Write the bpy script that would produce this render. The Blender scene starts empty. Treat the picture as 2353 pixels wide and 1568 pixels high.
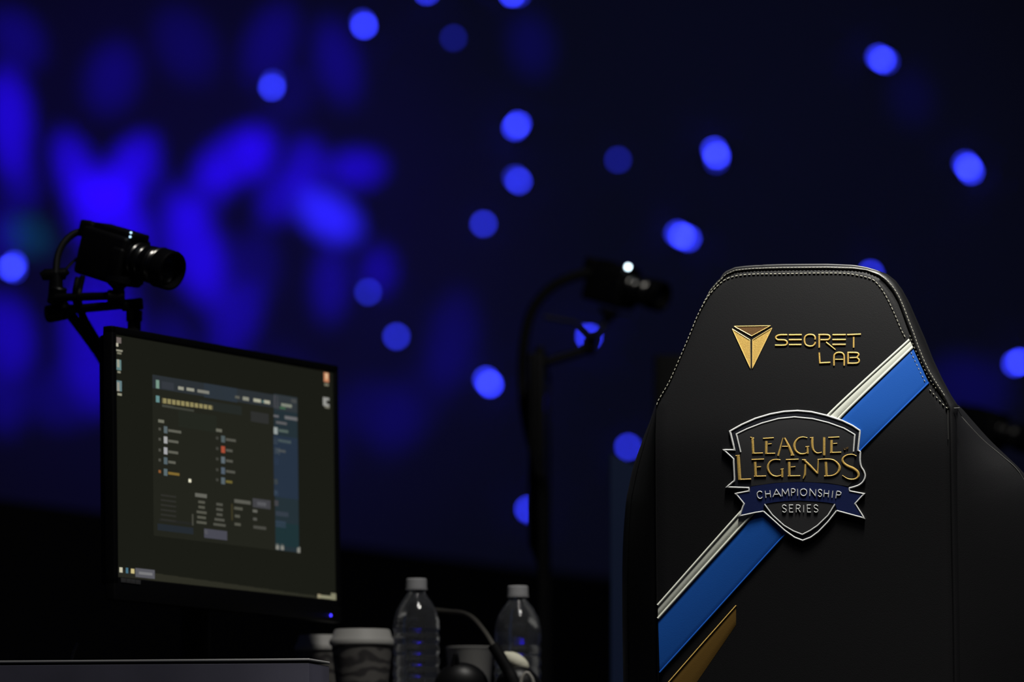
import bpy, bmesh, math, random
from mathutils import Vector, Matrix
from mathutils.geometry import delaunay_2d_cdt
random.seed(7)
scene = bpy.context.scene
COL = scene.collection
R = math.radians

# ------------------------------------------------------------------ camera, world, light, exposure
IMG_W, IMG_H = 2353, 1568
FOCAL, PITCH = 200.0, R(5.4)
FPX = IMG_W * FOCAL / 36.0
EYE = Vector((0, 0, 0.5))
FWD = Vector((0, math.cos(PITCH), math.sin(PITCH)))
UPV = Vector((0, -math.sin(PITCH), math.cos(PITCH)))
FOCUS_Y, WALL_Y = 7.46, 45.0
cam_data = bpy.data.cameras.new('camera')
cam = bpy.data.objects.new('camera', cam_data)
COL.objects.link(cam)
cam.location = EYE
cam.rotation_euler = (math.pi / 2 + PITCH, 0, 0)
cam_data.lens, cam_data.sensor_width, cam_data.sensor_fit = FOCAL, 36.0, 'HORIZONTAL'
cam_data.clip_end = 200
cam_data.dof.use_dof = True
cam_data.dof.focus_distance = FOCUS_Y
cam_data.dof.aperture_fstop = 4.6
scene.camera = cam
scene.view_settings.view_transform = 'Standard'
scene.view_settings.look = 'None'
scene.view_settings.gamma = 1.0
scene.view_settings.exposure = 0.0
scene.cycles.use_adaptive_sampling = False
world = bpy.data.worlds.new('arena_dark')
scene.world = world
world.use_nodes = True
world.node_tree.nodes['Background'].inputs[0].default_value = (0.28, 0.36, 1.0, 1)
world.node_tree.nodes['Background'].inputs[1].default_value = 0.010


def area(name, loc, target, size, power, color):
    l = bpy.data.lights.new(name, 'AREA')
    l.shape, l.size, l.energy, l.color = 'DISK', size, power, color
    o = bpy.data.objects.new(name, l)
    COL.objects.link(o)
    o.location = loc
    o.rotation_euler = (Vector(target) - Vector(loc)).to_track_quat('-Z', 'Y').to_euler()
    return o




def spot(name, loc, target, angle, blend, size, power, color):
    l = bpy.data.lights.new(name, 'SPOT')
    l.spot_size, l.spot_blend, l.shadow_soft_size, l.energy, l.color = R(angle), blend, size, power, color
    o = bpy.data.objects.new(name, l)
    COL.objects.link(o)
    o.location = loc
    o.rotation_euler = (Vector(target) - Vector(loc)).to_track_quat('-Z', 'Y').to_euler()
    return o


spot('stage_key_lamp', (0.70, 6.15, 5.8), (0.46, 7.5, 1.06), 16, 0.8, 0.30, 2800, (1.0, 0.975, 0.91))
area('stage_front_lamp', (0.95, 5.6, 5.4), (-0.2, 8.1, 0.8), 0.5, 80, (1.0, 0.97, 0.92))


# ------------------------------------------------------------------ pixel rays to places in the room
def ray(px, py):
    return ((px - IMG_W / 2) / FPX) * Vector((1, 0, 0)) + ((IMG_H / 2 - py) / FPX) * UPV + FWD


def at(px, py, y):
    d = ray(px, py)
    return EYE + d * (y / d.y)


# ------------------------------------------------------------------ materials
def mat(name, color, rough=0.5, metal=0.0, spec=0.5, bump=0.0, bscale=400.0, emit=None, estr=0.0, trans=0.0,
        ior=1.45, mottled=0.0, coat=0.0, bdist=0.001):
    m = bpy.data.materials.new(name)
    m.use_nodes = True
    nt = m.node_tree
    b = nt.nodes['Principled BSDF']
    b.inputs['Base Color'].default_value = (*color, 1)
    b.inputs['Roughness'].default_value = rough
    b.inputs['Metallic'].default_value = metal
    b.inputs['Specular IOR Level'].default_value = spec
    b.inputs['IOR'].default_value = ior
    b.inputs['Transmission Weight'].default_value = trans
    b.inputs['Coat Weight'].default_value = coat
    tc = nt.nodes.new('ShaderNodeTexCoord')
    n = nt.nodes.new('ShaderNodeTexNoise')
    n.inputs['Scale'].default_value = bscale
    n.inputs['Detail'].default_value = 4
    nt.links.new(tc.outputs['Object'], n.inputs['Vector'])
    if bump:
        bp = nt.nodes.new('ShaderNodeBump')
        bp.inputs['Strength'].default_value = bump
        bp.inputs['Distance'].default_value = bdist
        nt.links.new(n.outputs['Fac'], bp.inputs['Height'])
        nt.links.new(bp.outputs['Normal'], b.inputs['Normal'])
    if mottled:
        r = nt.nodes.new('ShaderNodeValToRGB')
        r.color_ramp.elements[0].position, r.color_ramp.elements[1].position = 0.35, 0.65
        lo = [c * (1 - mottled) for c in color]
        hi = [min(1, c * (1 + mottled)) for c in color]
        r.color_ramp.elements[0].color = (*lo, 1)
        r.color_ramp.elements[1].color = (*hi, 1)
        nt.links.new(n.outputs['Fac'], r.inputs['Fac'])
        nt.links.new(r.outputs['Color'], b.inputs['Base Color'])
    if emit:
        b.inputs['Emission Color'].default_value = (*emit, 1)
        b.inputs['Emission Strength'].default_value = estr
    return m


def s2l(*c):
    return tuple((v / 255 / 12.92 if v / 255 <= 0.04045 else ((v / 255 + 0.055) / 1.055) ** 2.4) for v in c)


def glow(name, srgb, k=1.0):
    m = bpy.data.materials.new(name)
    m.use_nodes = True
    nt = m.node_tree
    nt.nodes.clear()
    e = nt.nodes.new('ShaderNodeEmission')
    e.inputs[0].default_value = (*s2l(*srgb), 1)
    e.inputs[1].default_value = k
    o = nt.nodes.new('ShaderNodeOutputMaterial')
    nt.links.new(e.outputs[0], o.inputs[0])
    m.cycles.emission_sampling = 'NONE'
    return m


M = dict(
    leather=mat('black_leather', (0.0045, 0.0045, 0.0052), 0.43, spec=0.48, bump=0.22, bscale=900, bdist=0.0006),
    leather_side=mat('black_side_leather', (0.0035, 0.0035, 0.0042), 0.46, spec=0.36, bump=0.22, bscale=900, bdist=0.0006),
    rim=mat('highlit_rim_leather', (0.022, 0.022, 0.023), 0.40, spec=0.75),
    white=mat('white_leather', (0.60, 0.62, 0.545), 0.45, bump=0.1, bscale=700, bdist=0.0005),
    blue=mat('blue_leather', (0.008, 0.085, 0.40), 0.45, spec=0.4, bump=0.12, bscale=800, bdist=0.0005),
    goldleather=mat('gold_leather', (0.12, 0.066, 0.012), 0.5, spec=0.3, bump=0.12, bscale=800, bdist=0.0005),
    blackpipe=mat('black_piping', (0.012, 0.012, 0.014), 0.5),
    thread=mat('pale_thread', (0.42, 0.41, 0.33), 0.6),
    gold=mat('gold_thread', (0.66, 0.43, 0.11), 0.42, metal=0.25, bump=0.5, bscale=1500, bdist=0.0006, mottled=0.3),
    brown=mat('bronze_thread', (0.14, 0.07, 0.02), 0.5, metal=0.2, bump=0.4, bscale=1500, bdist=0.0006, mottled=0.35),
    goldedge=mat('bright_gold_thread', (0.85, 0.62, 0.22), 0.4, metal=0.2),
    silver=mat('silver_thread', (0.60, 0.61, 0.60), 0.5, bump=0.4, bscale=1600, bdist=0.0005, mottled=0.2),
    crest=mat('charcoal_felt', (0.022, 0.022, 0.024), 0.75, spec=0.2, bump=0.3, bscale=1500, bdist=0.0004),
    crestdark=mat('black_felt', (0.006, 0.007, 0.012), 0.7, spec=0.2),
    navy=mat('navy_felt', (0.006, 0.013, 0.075), 0.7, spec=0.2, bump=0.3, bscale=1500, bdist=0.0004),
    plastic=mat('black_plastic', (0.004, 0.004, 0.0045), 0.5, spec=0.25),
    satin=mat('satin_black_metal', (0.004, 0.004, 0.0045), 0.4, spec=0.25),
    rubber=mat('black_rubber', (0.004, 0.004, 0.0045), 0.6, spec=0.2),
    glasslens=mat('dark_lens_glass', (0.006, 0.008, 0.012), 0.08, spec=0.6, coat=0.5),
    ringmetal=mat('polished_ring', (0.13, 0.127, 0.12), 0.27, metal=1.0),
    panel=mat('grey_panel_laminate', (0.082, 0.080, 0.115), 0.55, mottled=0.12, bscale=9),
    paneledge=mat('highlit_panel_edge', (0.38, 0.38, 0.38), 0.4),
    deskm=mat('dark_desk_laminate', (0.020, 0.020, 0.023), 0.6),
    floor=mat('black_stage_floor', (0.006, 0.006, 0.008), 0.55, mottled=0.2, bscale=3),
    drape=mat('grey_stage_drape', (0.40, 0.40, 0.42), 0.95, spec=0.05, bump=0.2, bscale=6, bdist=0.02),
    barrier=mat('black_barrier_cloth', (0.012, 0.012, 0.014), 0.8, spec=0.2),
    divider=mat('dark_blue_divider', (0.008, 0.025, 0.09), 0.6),
    paper=mat('white_paper_lid', (0.52, 0.51, 0.48), 0.55),
    cream=mat('cream_cushion', (0.62, 0.60, 0.48), 0.7, bump=0.3, bscale=120, bdist=0.003),
    greycable=mat('grey_cable', (0.20, 0.19, 0.17), 0.5),
    boom=mat('dark_grey_boom', (0.075, 0.07, 0.06), 0.5),
    piping=mat('dark_grey_piping', (0.07, 0.07, 0.065), 0.5),
    cap=mat('white_bottle_cap', (0.55, 0.55, 0.56), 0.45),
    pet=mat('clear_bottle_plastic', (0.93, 0.96, 1.0), 0.08, trans=0.965, ior=1.33, bump=0.3, bscale=60, bdist=0.004),
    housing=mat('black_lamp_housing', (0.01, 0.01, 0.01), 0.6),
)
# cup sleeve with printed dark scroll pattern
_m = mat('printed_cup_paper', (0.30, 0.29, 0.27), 0.6)
_nt = _m.node_tree
_tc = _nt.nodes.new('ShaderNodeTexCoord')
_v = _nt.nodes.new('ShaderNodeTexWave')
_v.wave_type = 'RINGS'
_v.rings_direction = 'SPHERICAL'
_v.inputs['Scale'].default_value = 16
_v.inputs['Distortion'].default_value = 9
_v.inputs['Detail'].default_value = 1.5
_v.inputs['Detail Scale'].default_value = 1.6
_rp = _nt.nodes.new('ShaderNodeValToRGB')
_rp.color_ramp.elements[0].position, _rp.color_ramp.elements[1].position = 0.15, 0.7
_rp.color_ramp.elements[0].color = (0.07, 0.065, 0.065, 1)
_rp.color_ramp.elements[1].color = (0.20, 0.19, 0.175, 1)
_nt.links.new(_tc.outputs['Object'], _v.inputs['Vector'])
_nt.links.new(_v.outputs['Fac'], _rp.inputs['Fac'])
_nt.links.new(_rp.outputs['Color'], _nt.nodes['Principled BSDF'].inputs['Base Color'])
M['cup'] = _m


# ------------------------------------------------------------------ object helpers
def tag(o, label=None, cat=None, group=None, kind=None):
    if label: o['label'] = label
    if cat: o['category'] = cat
    if group: o['group'] = group
    if kind: o['kind'] = kind
    return o


def thing(name, loc, label, cat, group=None):
    o = bpy.data.objects.new(name, None)
    o.empty_display_size = 0.1
    COL.objects.link(o)
    o.location = loc
    return tag(o, label, cat, group)


ORIGIN = {}


def link(name, verts, faces, mats, parent=None, smooth=False, fmat=None, autosmooth=None):
    """World-space verts -> one mesh object, parented with its place kept."""
    me = bpy.data.meshes.new(name)
    off = Vector((0, 0, 0))
    if parent is not None:
        off = ORIGIN.get(parent.name, None) or world_loc(parent)
    me.from_pydata([tuple(Vector(v) - off) for v in verts], [], faces)
    ms = mats if isinstance(mats, (list, tuple)) else [mats]
    for x in ms:
        me.materials.append(x)
    bm = bmesh.new()
    bm.from_mesh(me)
    bmesh.ops.remove_doubles(bm, verts=bm.verts, dist=1e-6)
    bmesh.ops.recalc_face_normals(bm, faces=bm.faces)
    bm.to_mesh(me)
    bm.free()
    if fmat:
        for p, i in zip(me.polygons, fmat):
            p.material_index = i
    if smooth:
        for p in me.polygons:
            p.use_smooth = True
    if autosmooth:
        me.set_sharp_from_angle(angle=autosmooth)
    o = bpy.data.objects.new(name, me)
    COL.objects.link(o)
    if parent is not None:
        o.parent = parent
    return o


def world_loc(o):
    v = Vector(o.location)
    while o.parent is not None:
        o = o.parent
        v += Vector(o.location)
    return v


class MB:
    """Collects shapes in world space; build() links them as one mesh."""

    def __init__(self):
        self.v, self.f = [], []

    def add(self, vs, fs):
        n = len(self.v)
        self.v += [Vector(x) for x in vs]
        self.f += [[i + n for i in f] for f in fs]
        return self

    def grid(self, rows, close_u=False, cap0=False, cap1=False):
        n0, nr, nc = len(self.v), len(rows), len(rows[0])
        for r in rows:
            self.v += [Vector(p) for p in r]
        for i in range(nr - 1):
            for j in range(nc if close_u else nc - 1):
                a, b = n0 + i * nc + j, n0 + i * nc + (j + 1) % nc
                self.f.append([a, b, b + nc, a + nc])
        if cap0: self.f.append([n0 + j for j in range(nc)][::-1])
        if cap1: self.f.append([n0 + (nr - 1) * nc + j for j in range(nc)])
        return self

    def box(self, c, s, m=None, bev=0.0):
        """Box with chamfered edges; m places it."""
        bm = bmesh.new()
        bmesh.ops.create_cube(bm, size=1.0)
        for v in bm.verts:
            v.co = Vector((v.co.x * s[0], v.co.y * s[1], v.co.z * s[2]))
        if bev:
            bmesh.ops.bevel(bm, geom=bm.edges[:], offset=bev, segments=3, profile=0.5, affect='EDGES')
        for v in bm.verts:
            v.co = v.co + Vector(c)
            if m is not None:
                v.co = m @ v.co
        bm.verts.index_update()
        self.add([v.co.copy() for v in bm.verts], [[v.index for v in f.verts] for f in bm.faces])
        bm.free()
        return self

    def lathe(self, prof, m=None, n=40, axis='Z'):
        """prof: (radius, height) list turned about the axis."""
        rows = []
        for r, h in prof:
            row = []
            for k in range(n):
                a = 2 * math.pi * k / n
                p = Vector((r * math.cos(a), r * math.sin(a), h))
                if axis == 'Y': p = Vector((p.x, h, r * math.sin(a)))
                if axis == 'X': p = Vector((h, r * math.cos(a), r * math.sin(a)))
                row.append(m @ p if m is not None else p)
            rows.append(row)
        return self.grid(rows, close_u=True, cap0=prof[0][0] > 1e-5, cap1=prof[-1][0] > 1e-5)

    def tube(self, pts, r, n=10, smooth=True):
        pts = [Vector(p) for p in pts]
        if smooth and len(pts) > 2: pts = spline(pts, 6)
        rs = r if isinstance(r, (list, tuple)) else [r] * len(pts)
        if len(rs) != len(pts):
            rs = [rs[min(len(rs) - 1, int(i * len(rs) / len(pts)))] for i in range(len(pts))]
        rows, up = [], Vector((0.123, 0.2, 0.97))
        for i, p in enumerate(pts):
            t = (pts[min(i + 1, len(pts) - 1)] - pts[max(i - 1, 0)]).normalized()
            x = t.cross(up)
            if x.length < 1e-3: x = t.cross(Vector((1, 0, 0)))
            x.normalize()
            y = x.cross(t)
            up = y
            rows.append([p + rs[i] * (math.cos(a) * x + math.sin(a) * y) for a in [2 * math.pi * k / n for k in range(n)]])
        return self.grid(rows, close_u=True, cap0=True, cap1=True)

    def ball(self, c, r, n=20, k=12, m=None):
        r = Vector(r) if not isinstance(r, (int, float)) else Vector((r, r, r))
        rows = []
        for i in range(k + 1):
            th = math.pi * i / k
            row = []
            for j in range(n):
                a = 2 * math.pi * j / n
                p = Vector((r.x * math.sin(th) * math.cos(a), r.y * math.sin(th) * math.sin(a), r.z * math.cos(th)))
                row.append((m @ p if m is not None else p) + Vector(c))
            rows.append(row)
        return self.grid(rows, close_u=True)

    def build(self, name, m, parent=None, smooth=True, angle=R(35)):
        return link(name, self.v, self.f, m, parent, smooth, autosmooth=angle if smooth else None)


def spline(pts, k=6):
    out, n = [], len(pts)
    for i in range(n - 1):
        p0, p1, p2, p3 = pts[max(i - 1, 0)], pts[i], pts[i + 1], pts[min(i + 2, n - 1)]
        for j in range(k):
            t = j / k
            out.append(0.5 * ((2 * p1) + (p2 - p0) * t + (2 * p0 - 5 * p1 + 4 * p2 - p3) * t * t
                              + (3 * p1 - p0 - 3 * p2 + p3) * t ** 3))
    out.append(pts[-1].copy())
    return out


def V2(p):
    return Vector((p[0], p[1]))


def dens(pts, step, smooth=False):
    pts = [V2(p) for p in pts]
    if smooth: pts = spline(pts, 8)
    out = [pts[0]]
    for a, b in zip(pts, pts[1:]):
        n = max(1, int(math.ceil((b - a).length / step)))
        for i in range(1, n + 1):
            out.append(a.lerp(b, i / n))
    return out


def lerp_at(pts, k):
    """k in 0..1 along a polyline by length."""
    L = [0]
    for a, b in zip(pts, pts[1:]): L.append(L[-1] + (b - a).length)
    t = k * L[-1]
    for i in range(len(pts) - 1):
        if t <= L[i + 1] + 1e-9:
            return pts[i].lerp(pts[i + 1], 0 if L[i + 1] == L[i] else (t - L[i]) / (L[i + 1] - L[i]))
    return pts[-1].copy()


def resample(pts, n):
    pts = [V2(p) if len(p) == 2 else Vector(p) for p in pts]
    L = [0]
    for a, b in zip(pts, pts[1:]): L.append(L[-1] + (b - a).length)
    out, i = [], 0
    for k in range(n):
        t = L[-1] * k / (n - 1)
        while i < len(pts) - 2 and L[i + 1] < t: i += 1
        d = L[i + 1] - L[i]
        out.append(pts[i].lerp(pts[i + 1], 0 if d == 0 else min(1, (t - L[i]) / d)))
    return out


# ------------------------------------------------------------------ the setting
def structure(name, mb, m, **k):
    o = mb.build(name, m, smooth=False, **k)
    o['kind'] = 'structure'
    return o


structure('floor', MB().box((0, 26, -0.05), (60, 60, 0.1)), M['floor'])
# rear wall: a tall pleated drape closing the hall
rows = []
for z in [0, 4, 8, 12, 16]:
    rows.append([(x * 0.2, WALL_Y + 0.05 + 0.03 * math.sin(x * 0.9), z) for x in range(-150, 151)])
drape = MB().grid(rows)
drape.box((0, WALL_Y + 0.35, 8), (60, 0.2, 16))
o = drape.build('wall_back', M['drape'])
o['kind'] = 'structure'


# unseen blue spots, added to make the blurred bright patches on the drape
def pool(p0, p1, w, power, color=(0.018, 0.0, 1.0)):
    a, b = at(*p0, WALL_Y), at(*p1, WALL_Y)
    c = (a + b) / 2
    ax = (b - a)
    ang = math.atan2(ax.z, ax.x) if ax.length > 1e-4 else 0
    hw = w / 2 * WALL_Y / FPX * 1.25
    hl = hw + ax.length / 2
    src = Vector((c.x, WALL_Y - 9.0, c.z + 3.0))
    d = (c - src)
    l = bpy.data.lights.new('added_patch_spot', 'SPOT')
    l.color, l.spot_blend, l.shadow_soft_size = color, 1.0, 0.05
    sc = hl / hw
    l.spot_size = 2 * math.atan(hw / d.length)
    l.energy = power * 8500
    o = bpy.data.objects.new('added_patch_spot', l)
    COL.objects.link(o)
    q = d.to_track_quat('-Z', 'Y')
    m = q.to_matrix()
    loc_ax = m.inverted() @ Vector((math.cos(ang), 0, math.sin(ang)))
    th = math.atan2(loc_ax.y, loc_ax.x)
    o.matrix_world = Matrix.Translation(src) @ m.to_4x4() @ Matrix.Rotation(th, 4, 'Z') @ Matrix.Diagonal((sc, 1, 1, 1))
    return o


POOLS = [
    ((150, 330), (198, 445), 92, 0.62), ((325, 345), (258, 445), 105, 0.75), ((225, 460), (285, 545), 160, 0.85),
    ((12, 190), (24, 340), 110, 0.62), ((35, 380), (50, 430), 90, 0.22), ((8, 500), (10, 560), 90, 0.16),
    ((495, 380), (590, 335), 120, 0.62), ((580, 320), (590, 370), 90, 0.30), ((505, 390), (440, 480), 95, 0.32),
    ((415, 480), (470, 640), 125, 0.66),
    ((704, 360), (704, 400), 100, 0.42), ((785, 382), (850, 376), 85, 0.50), ((655, 425), (630, 470), 95, 0.38),
    ((762, 590), (755, 700), 90, 0.20), ((870, 595), (868, 630), 85, 0.26), ((586, 565), (590, 640), 110, 0.09),
    ((560, 690), (520, 770), 115, 0.26), ((225, 680), (235, 850), 190, 0.42), ((10, 720), (30, 800), 120, 0.36),
    ((120, 900), (180, 900), 150, 0.10), ((0, 860), (10, 940), 110, 0.14), ((390, 760), (400, 860), 120, 0.10),
    ((760, 80), (790, 190), 105, 0.15), ((640, 50), (600, 140), 120, 0.12), ((680, 190), (650, 240), 110, 0.05),
    ((265, 150), (250, 200), 130, 0.12), ((410, 70), (440, 120), 140, 0.07), ((20, 60), (50, 100), 120, 0.13),
    ((1050, 710), (1030, 840), 120, 0.07), ((1215, 70), (1225, 120), 110, 0.05), ((850, 930), (900, 950), 150, 0.05),
    ((360, 400), (370, 440), 80, 0.10), ((500, 560), (500, 680), 110, 0.12), ((1010, 840), (900, 1000), 130, 0.03),
    ((2190, 870), (2260, 900), 140, 0.05), ((2090, 200), (2100, 230), 110, 0.02), ((620, 880), (700, 1000), 220, 0.04),
]
for p0, p1, w, pw in POOLS:
    pool(p0, p1, w, pw)
pool((722, 472), (785, 508), 105, 1.1, (0.022, 0.014, 1.0))
pool((55, 525), (80, 540), 85, 0.05, (0.0, 0.5, 1.0))
pool((250, 500), (500, 600), 1500, 0.020, (0.06, 0.01, 1.0))
pool((1300, 600), (1700, 600), 2200, 0.007, (0.10, 0.14, 1.0))

# ------------------------------------------------------------------ little blue lamps on the drape
COC = FOCAL / 1000 / 4.6 * (FOCAL / 1000) / (FOCUS_Y - 0.2) * 1000 * IMG_W / 36 * (1 - FOCUS_Y / WALL_Y)
S_PX = 13.0
LENS_R = S_PX / 2 * WALL_Y / FPX
GAIN = (COC / S_PX) ** 2
BULB = {}


def bulb(k):
    if k not in BULB:
        m = glow('blue_bulb', (255, 255, 255), GAIN * k)
        m.node_tree.nodes['Emission'].inputs[0].default_value = (0.030, 0.042, 1.0, 1)
        BULB[k] = m
    return BULB[k]


LAMPS = [
    ([(837, 60, 1.0), (833, 50, .22)], 'bright blue lamp high up, left of the dim lamp near the top edge'),
    ([(625, 202, .65), (627, 190, .2)], 'blue lamp alone above the glowing patches on the left half'),
    ([(981, -19, .9), (983, -22, .3)], 'blue lamp cut by the top edge, left one of the two there'),
    ([(1176, -14, 1.0), (1190, -13, .25)], 'blue lamp cut by the top edge, right one of the two there'),
    ([(1042, 88, .11)], 'very dim blue lamp just under the two cut by the top edge'),
    ([(1190, 286, .75), (1183, 294, .6)], 'bright blue lamp, upper one of the vertical pair at mid picture'),
    ([(1192, 417, .55), (1184, 409, .2)], 'blue lamp, lower one of the vertical pair at mid picture'),
    ([(1111, 515, .42)], 'plain blue lamp below and left of the vertical pair'),
    ([(1420, 368, .15)], 'dim blue lamp between the vertical pair and the brighter doubled lamp'),
    ([(1647, 359, 1.1), (1641, 345, .6), (1646, 371, .13)], 'bright doubled blue lamp straight above the chair emblem triangle'),
    ([(1567, 543, 1.1), (1581, 549, .6), (1556, 537, .4)], 'bright widened blue lamp just up and left of the chair top'),
    ([(2029, 139, 1.1), (2018, 132, .5), (2037, 142, .2)], 'bright blue lamp topmost on the right side'),
    ([(2224, 384, 1.1), (2231, 395, .6), (2217, 376, .3)], 'bright tilted blue lamp right of and above the chair'),
    ([(846, 672, .28)], 'soft dim blue lamp above the one over the monitor corner'),
    ([(911, 774, .42)], 'plain blue lamp right of the lit monitor top corner'),
    ([(1126, 884, 1.1), (1117, 873, .6)], 'bright doubled blue lamp between the lit monitor and the black cable'),
    ([(26, 617, 1.1), (33, 607, .5), (34, 622, .2)], 'bright blue lamp at the left edge beside the camera rig'),
    ([(1353, 775, .75)], 'blue lamp broken up behind the arm of the middle camera'),
    ([(1443, 1028, .45)], 'blue lamp half hidden by the left shoulder of the gaming chair'),
    ([(1213, 1171, .62), (1217, 1175, .3)], 'blue lamp cut in half by the edge-on dark monitor'),
    ([(2000, 629, .5)], 'blue lamp peeping over the top of the gaming chair'),
    ([(2343, 832, .95), (2331, 837, .5)], 'blue lamp cut by the right edge beside the chair'),
]
for spots, label in LAMPS:
    c = at(spots[0][0], spots[0][1], WALL_Y)
    t = thing('stage_lamp', (c.x, WALL_Y + 0.03, c.z), label, 'lamp', 'small blue lamps on the rear drape')
    t.location = (c.x, WALL_Y + 0.03, c.z)
    h = MB()
    xs = [at(px, py, WALL_Y) for px, py, k in spots]
    mx = sum((p.x for p in xs)) / len(xs); mz = sum((p.z for p in xs)) / len(xs)
    rad = max((Vector((p.x - mx, p.z - mz)).length for p in xs)) + LENS_R * 1.25
    h.lathe([(rad, 0.10), (rad, 0.02), (rad * 0.96, 0.006), (0, 0.006)],
            Matrix.Translation((mx, WALL_Y - 0.02, mz)), 24, 'Y')
    h.build('housing', M['housing'], t)
    for i, (px, py, k) in enumerate(spots):
        p = at(px, py, WALL_Y)
        b = MB().lathe([(LENS_R, 0.004), (LENS_R * 0.95, -0.002 - i * 0.004), (0, -0.003 - i * 0.004)],
                       Matrix.Translation((p.x, WALL_Y - 0.020, p.z)), 20, 'Y')
        b.build('bulb', bulb(k), t)

# low black barrier along the front of the audience
pl = [at(-150, 1140, 14.6), at(0, 1150, 15.2), at(1210, 1310, 18.6), at(1500, 1340, 19.6), at(2600, 1420, 23.5)]
b = MB()
prof = []
for p in pl:
    prof.append([Vector((p.x, p.y, 0)), Vector((p.x, p.y, p.z)), Vector((p.x, p.y + 0.12, p.z + 0.01)), Vector((p.x, p.y + 0.12, 0))])
b.grid(prof, close_u=True, cap0=True, cap1=True)
tag(b.build('stage_barrier', M['barrier'], smooth=False),
    'long low black barrier crossing behind the desks under the blue backdrop', 'barrier')

# ------------------------------------------------------------------ gaming chair
YAW = R(13)
CO = at(1846, 1000, 7.5); CO.z = 0
CU = Vector((math.cos(YAW), -math.sin(YAW), 0))
CW = Vector((math.sin(YAW), math.cos(YAW), 0))
ZS = 1.085


def surf(u, z):
    s1, s2, k = -0.12, 0.08, 0.018
    x = (z - ZS) / k
    sp = k * (x if x > 30 else math.log1p(math.exp(x)))
    return s1 * (z - ZS) + (s2 - s1) * sp + 0.32 * u * u + 0.35 * max(0.0, z - 1.15) ** 2


def on_chair(px, py, h=0.0):
    """Where the line of sight meets the chair's rear face, raised by h towards the viewer."""
    d = ray(px, py)
    t = 7.5 / d.y
    dw = d.dot(CW)
    for _ in range(6):
        P = EYE + d * t
        q = P - CO
        t += (surf(q.dot(CU), P.z) - h - q.dot(CW)) / dw
    return EYE + d * t


chair = thing('gaming_chair', (CO.x, CO.y + 0.25, 0), 'black leather gaming chair with blue and white diagonal stripe and embroidered crest', 'chair')

Z8 = lambda x, y: (1480 + x / 4.611, 600 + y / 4.611)
ZR = lambda x, y: (1940 + x / 3.823, 590 + y / 3.823)
seam = [(1500, 2150), (1508, 1900), (1514, 1640), (1512, 1568), (1509, 1400), (1507, 1200), (1506, 1000), (1508, 931), Z8(190, 1405), Z8(270, 1262),
        Z8(380, 1012), Z8(470, 802), Z8(560, 582), Z8(640, 424), Z8(700, 316), Z8(780, 226), Z8(870, 150), Z8(960, 112),
        Z8(1060, 100), (1734, 620), (1800, 618.5), (1900, 618), (1960, 619.5), ZR(200, 127), ZR(300, 172), ZR(360, 227), ZR(420, 302),
        ZR(470, 392), ZR(500, 472), ZR(545, 602), ZR(580, 692), ZR(610, 802), ZR(660, 922), ZR(720, 1042), (2150, 893), (2170, 921),
        (2179, 942), (2181, 1000), (2184, 1200), (2188, 1400), (2190, 1568), (2190, 1900), (2188, 2150)]
seam = dens(seam, 9)
outer_r = [(1734, 612), (1800, 610), (1900, 609), (1960, 611), ZR(180, 96), ZR(300, 125), ZR(380, 155), ZR(450, 210), ZR(510, 290), ZR(570, 400),
           ZR(640, 560), ZR(710, 720), ZR(780, 900), ZR(860, 1070), ZR(940, 1220), ZR(1000, 1310)]
outer_r = [V2(p) for p in outer_r]


def outer_of(p):
    """Far rim of the backrest that belongs to seam point p (photo frame)."""
    if p.x < 1760 or p.y > 945:
        if p.x < 1760:
            if p.y < 640: return Vector((p.x + 2, p.y - 7.5))
            return Vector((p.x + 1.5, p.y - 1))
        return Vector((p.x + 20, p.y))
    best = None
    # walk along the right rim at the matching share of length
    return None


i0 = min(range(len(seam)), key=lambda i: (seam[i] - Vector((1760, 619))).length)
i1 = min(range(len(seam)), key=lambda i: (seam[i] - Vector((2179, 942))).length)
outer = []
for i, p in enumerate(seam):
    if i0 <= i <= i1:
        outer.append(lerp_at(outer_r[0:], (i - i0) / (i1 - i0) * 0.97 + 0.03))
    else:
        outer.append(outer_of(p))
rows = []
NT = 26
for t in range(NT):
    k = t / (NT - 1)
    row = []
    for p in seam:
        s = Vector((1846, max(p.y, 800)))
        q = s.lerp(p, k)
        row.append(on_chair(q.x, q.y, -0.0016 if t == NT - 1 else 0.0))
    rows.append(row)
for k, h in [(0.05, -0.0004), (0.12, 0.0004), (0.25, 0.0006), (0.40, 0.0003), (0.55, -0.0002), (0.70, -0.0008), (0.82, -0.0015), (0.92, -0.0035), (1.0, -0.009)]:
    row = []
    for p, q in zip(seam, outer):
        x = p.lerp(q, k)
        g = max(1.0, (p - q).length / 10.0)
        row.append(on_chair(x.x, x.y, h * (g * 1.5 if h < 0 and g > 1.2 else g)))
    rows.append(row)
for k, h in [(1.0, -0.06), (0.98, -0.085), (0.75, -0.10)]:
    row = []
    for p, q in zip(seam, outer):
        x = p.lerp(q, k)
        g = max(1.0, (p - q).length / 10.0)
        row.append(on_chair(x.x, x.y, min(h, -0.014 * g * 1.5)))
    rows.append(row)
for k in (0.9, 0.6, 0.2):
    row = []
    for p in seam:
        s = Vector((1846, max(p.y, 800)))
        q = s.lerp(p, k * 0.97)
        row.append(on_chair(q.x, q.y, -0.118))
    rows.append(row)
back = MB().grid(rows).build('backrest', M['leather'], chair, angle=R(70))
back['label'] = 'black leather backrest seen from behind'


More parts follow.
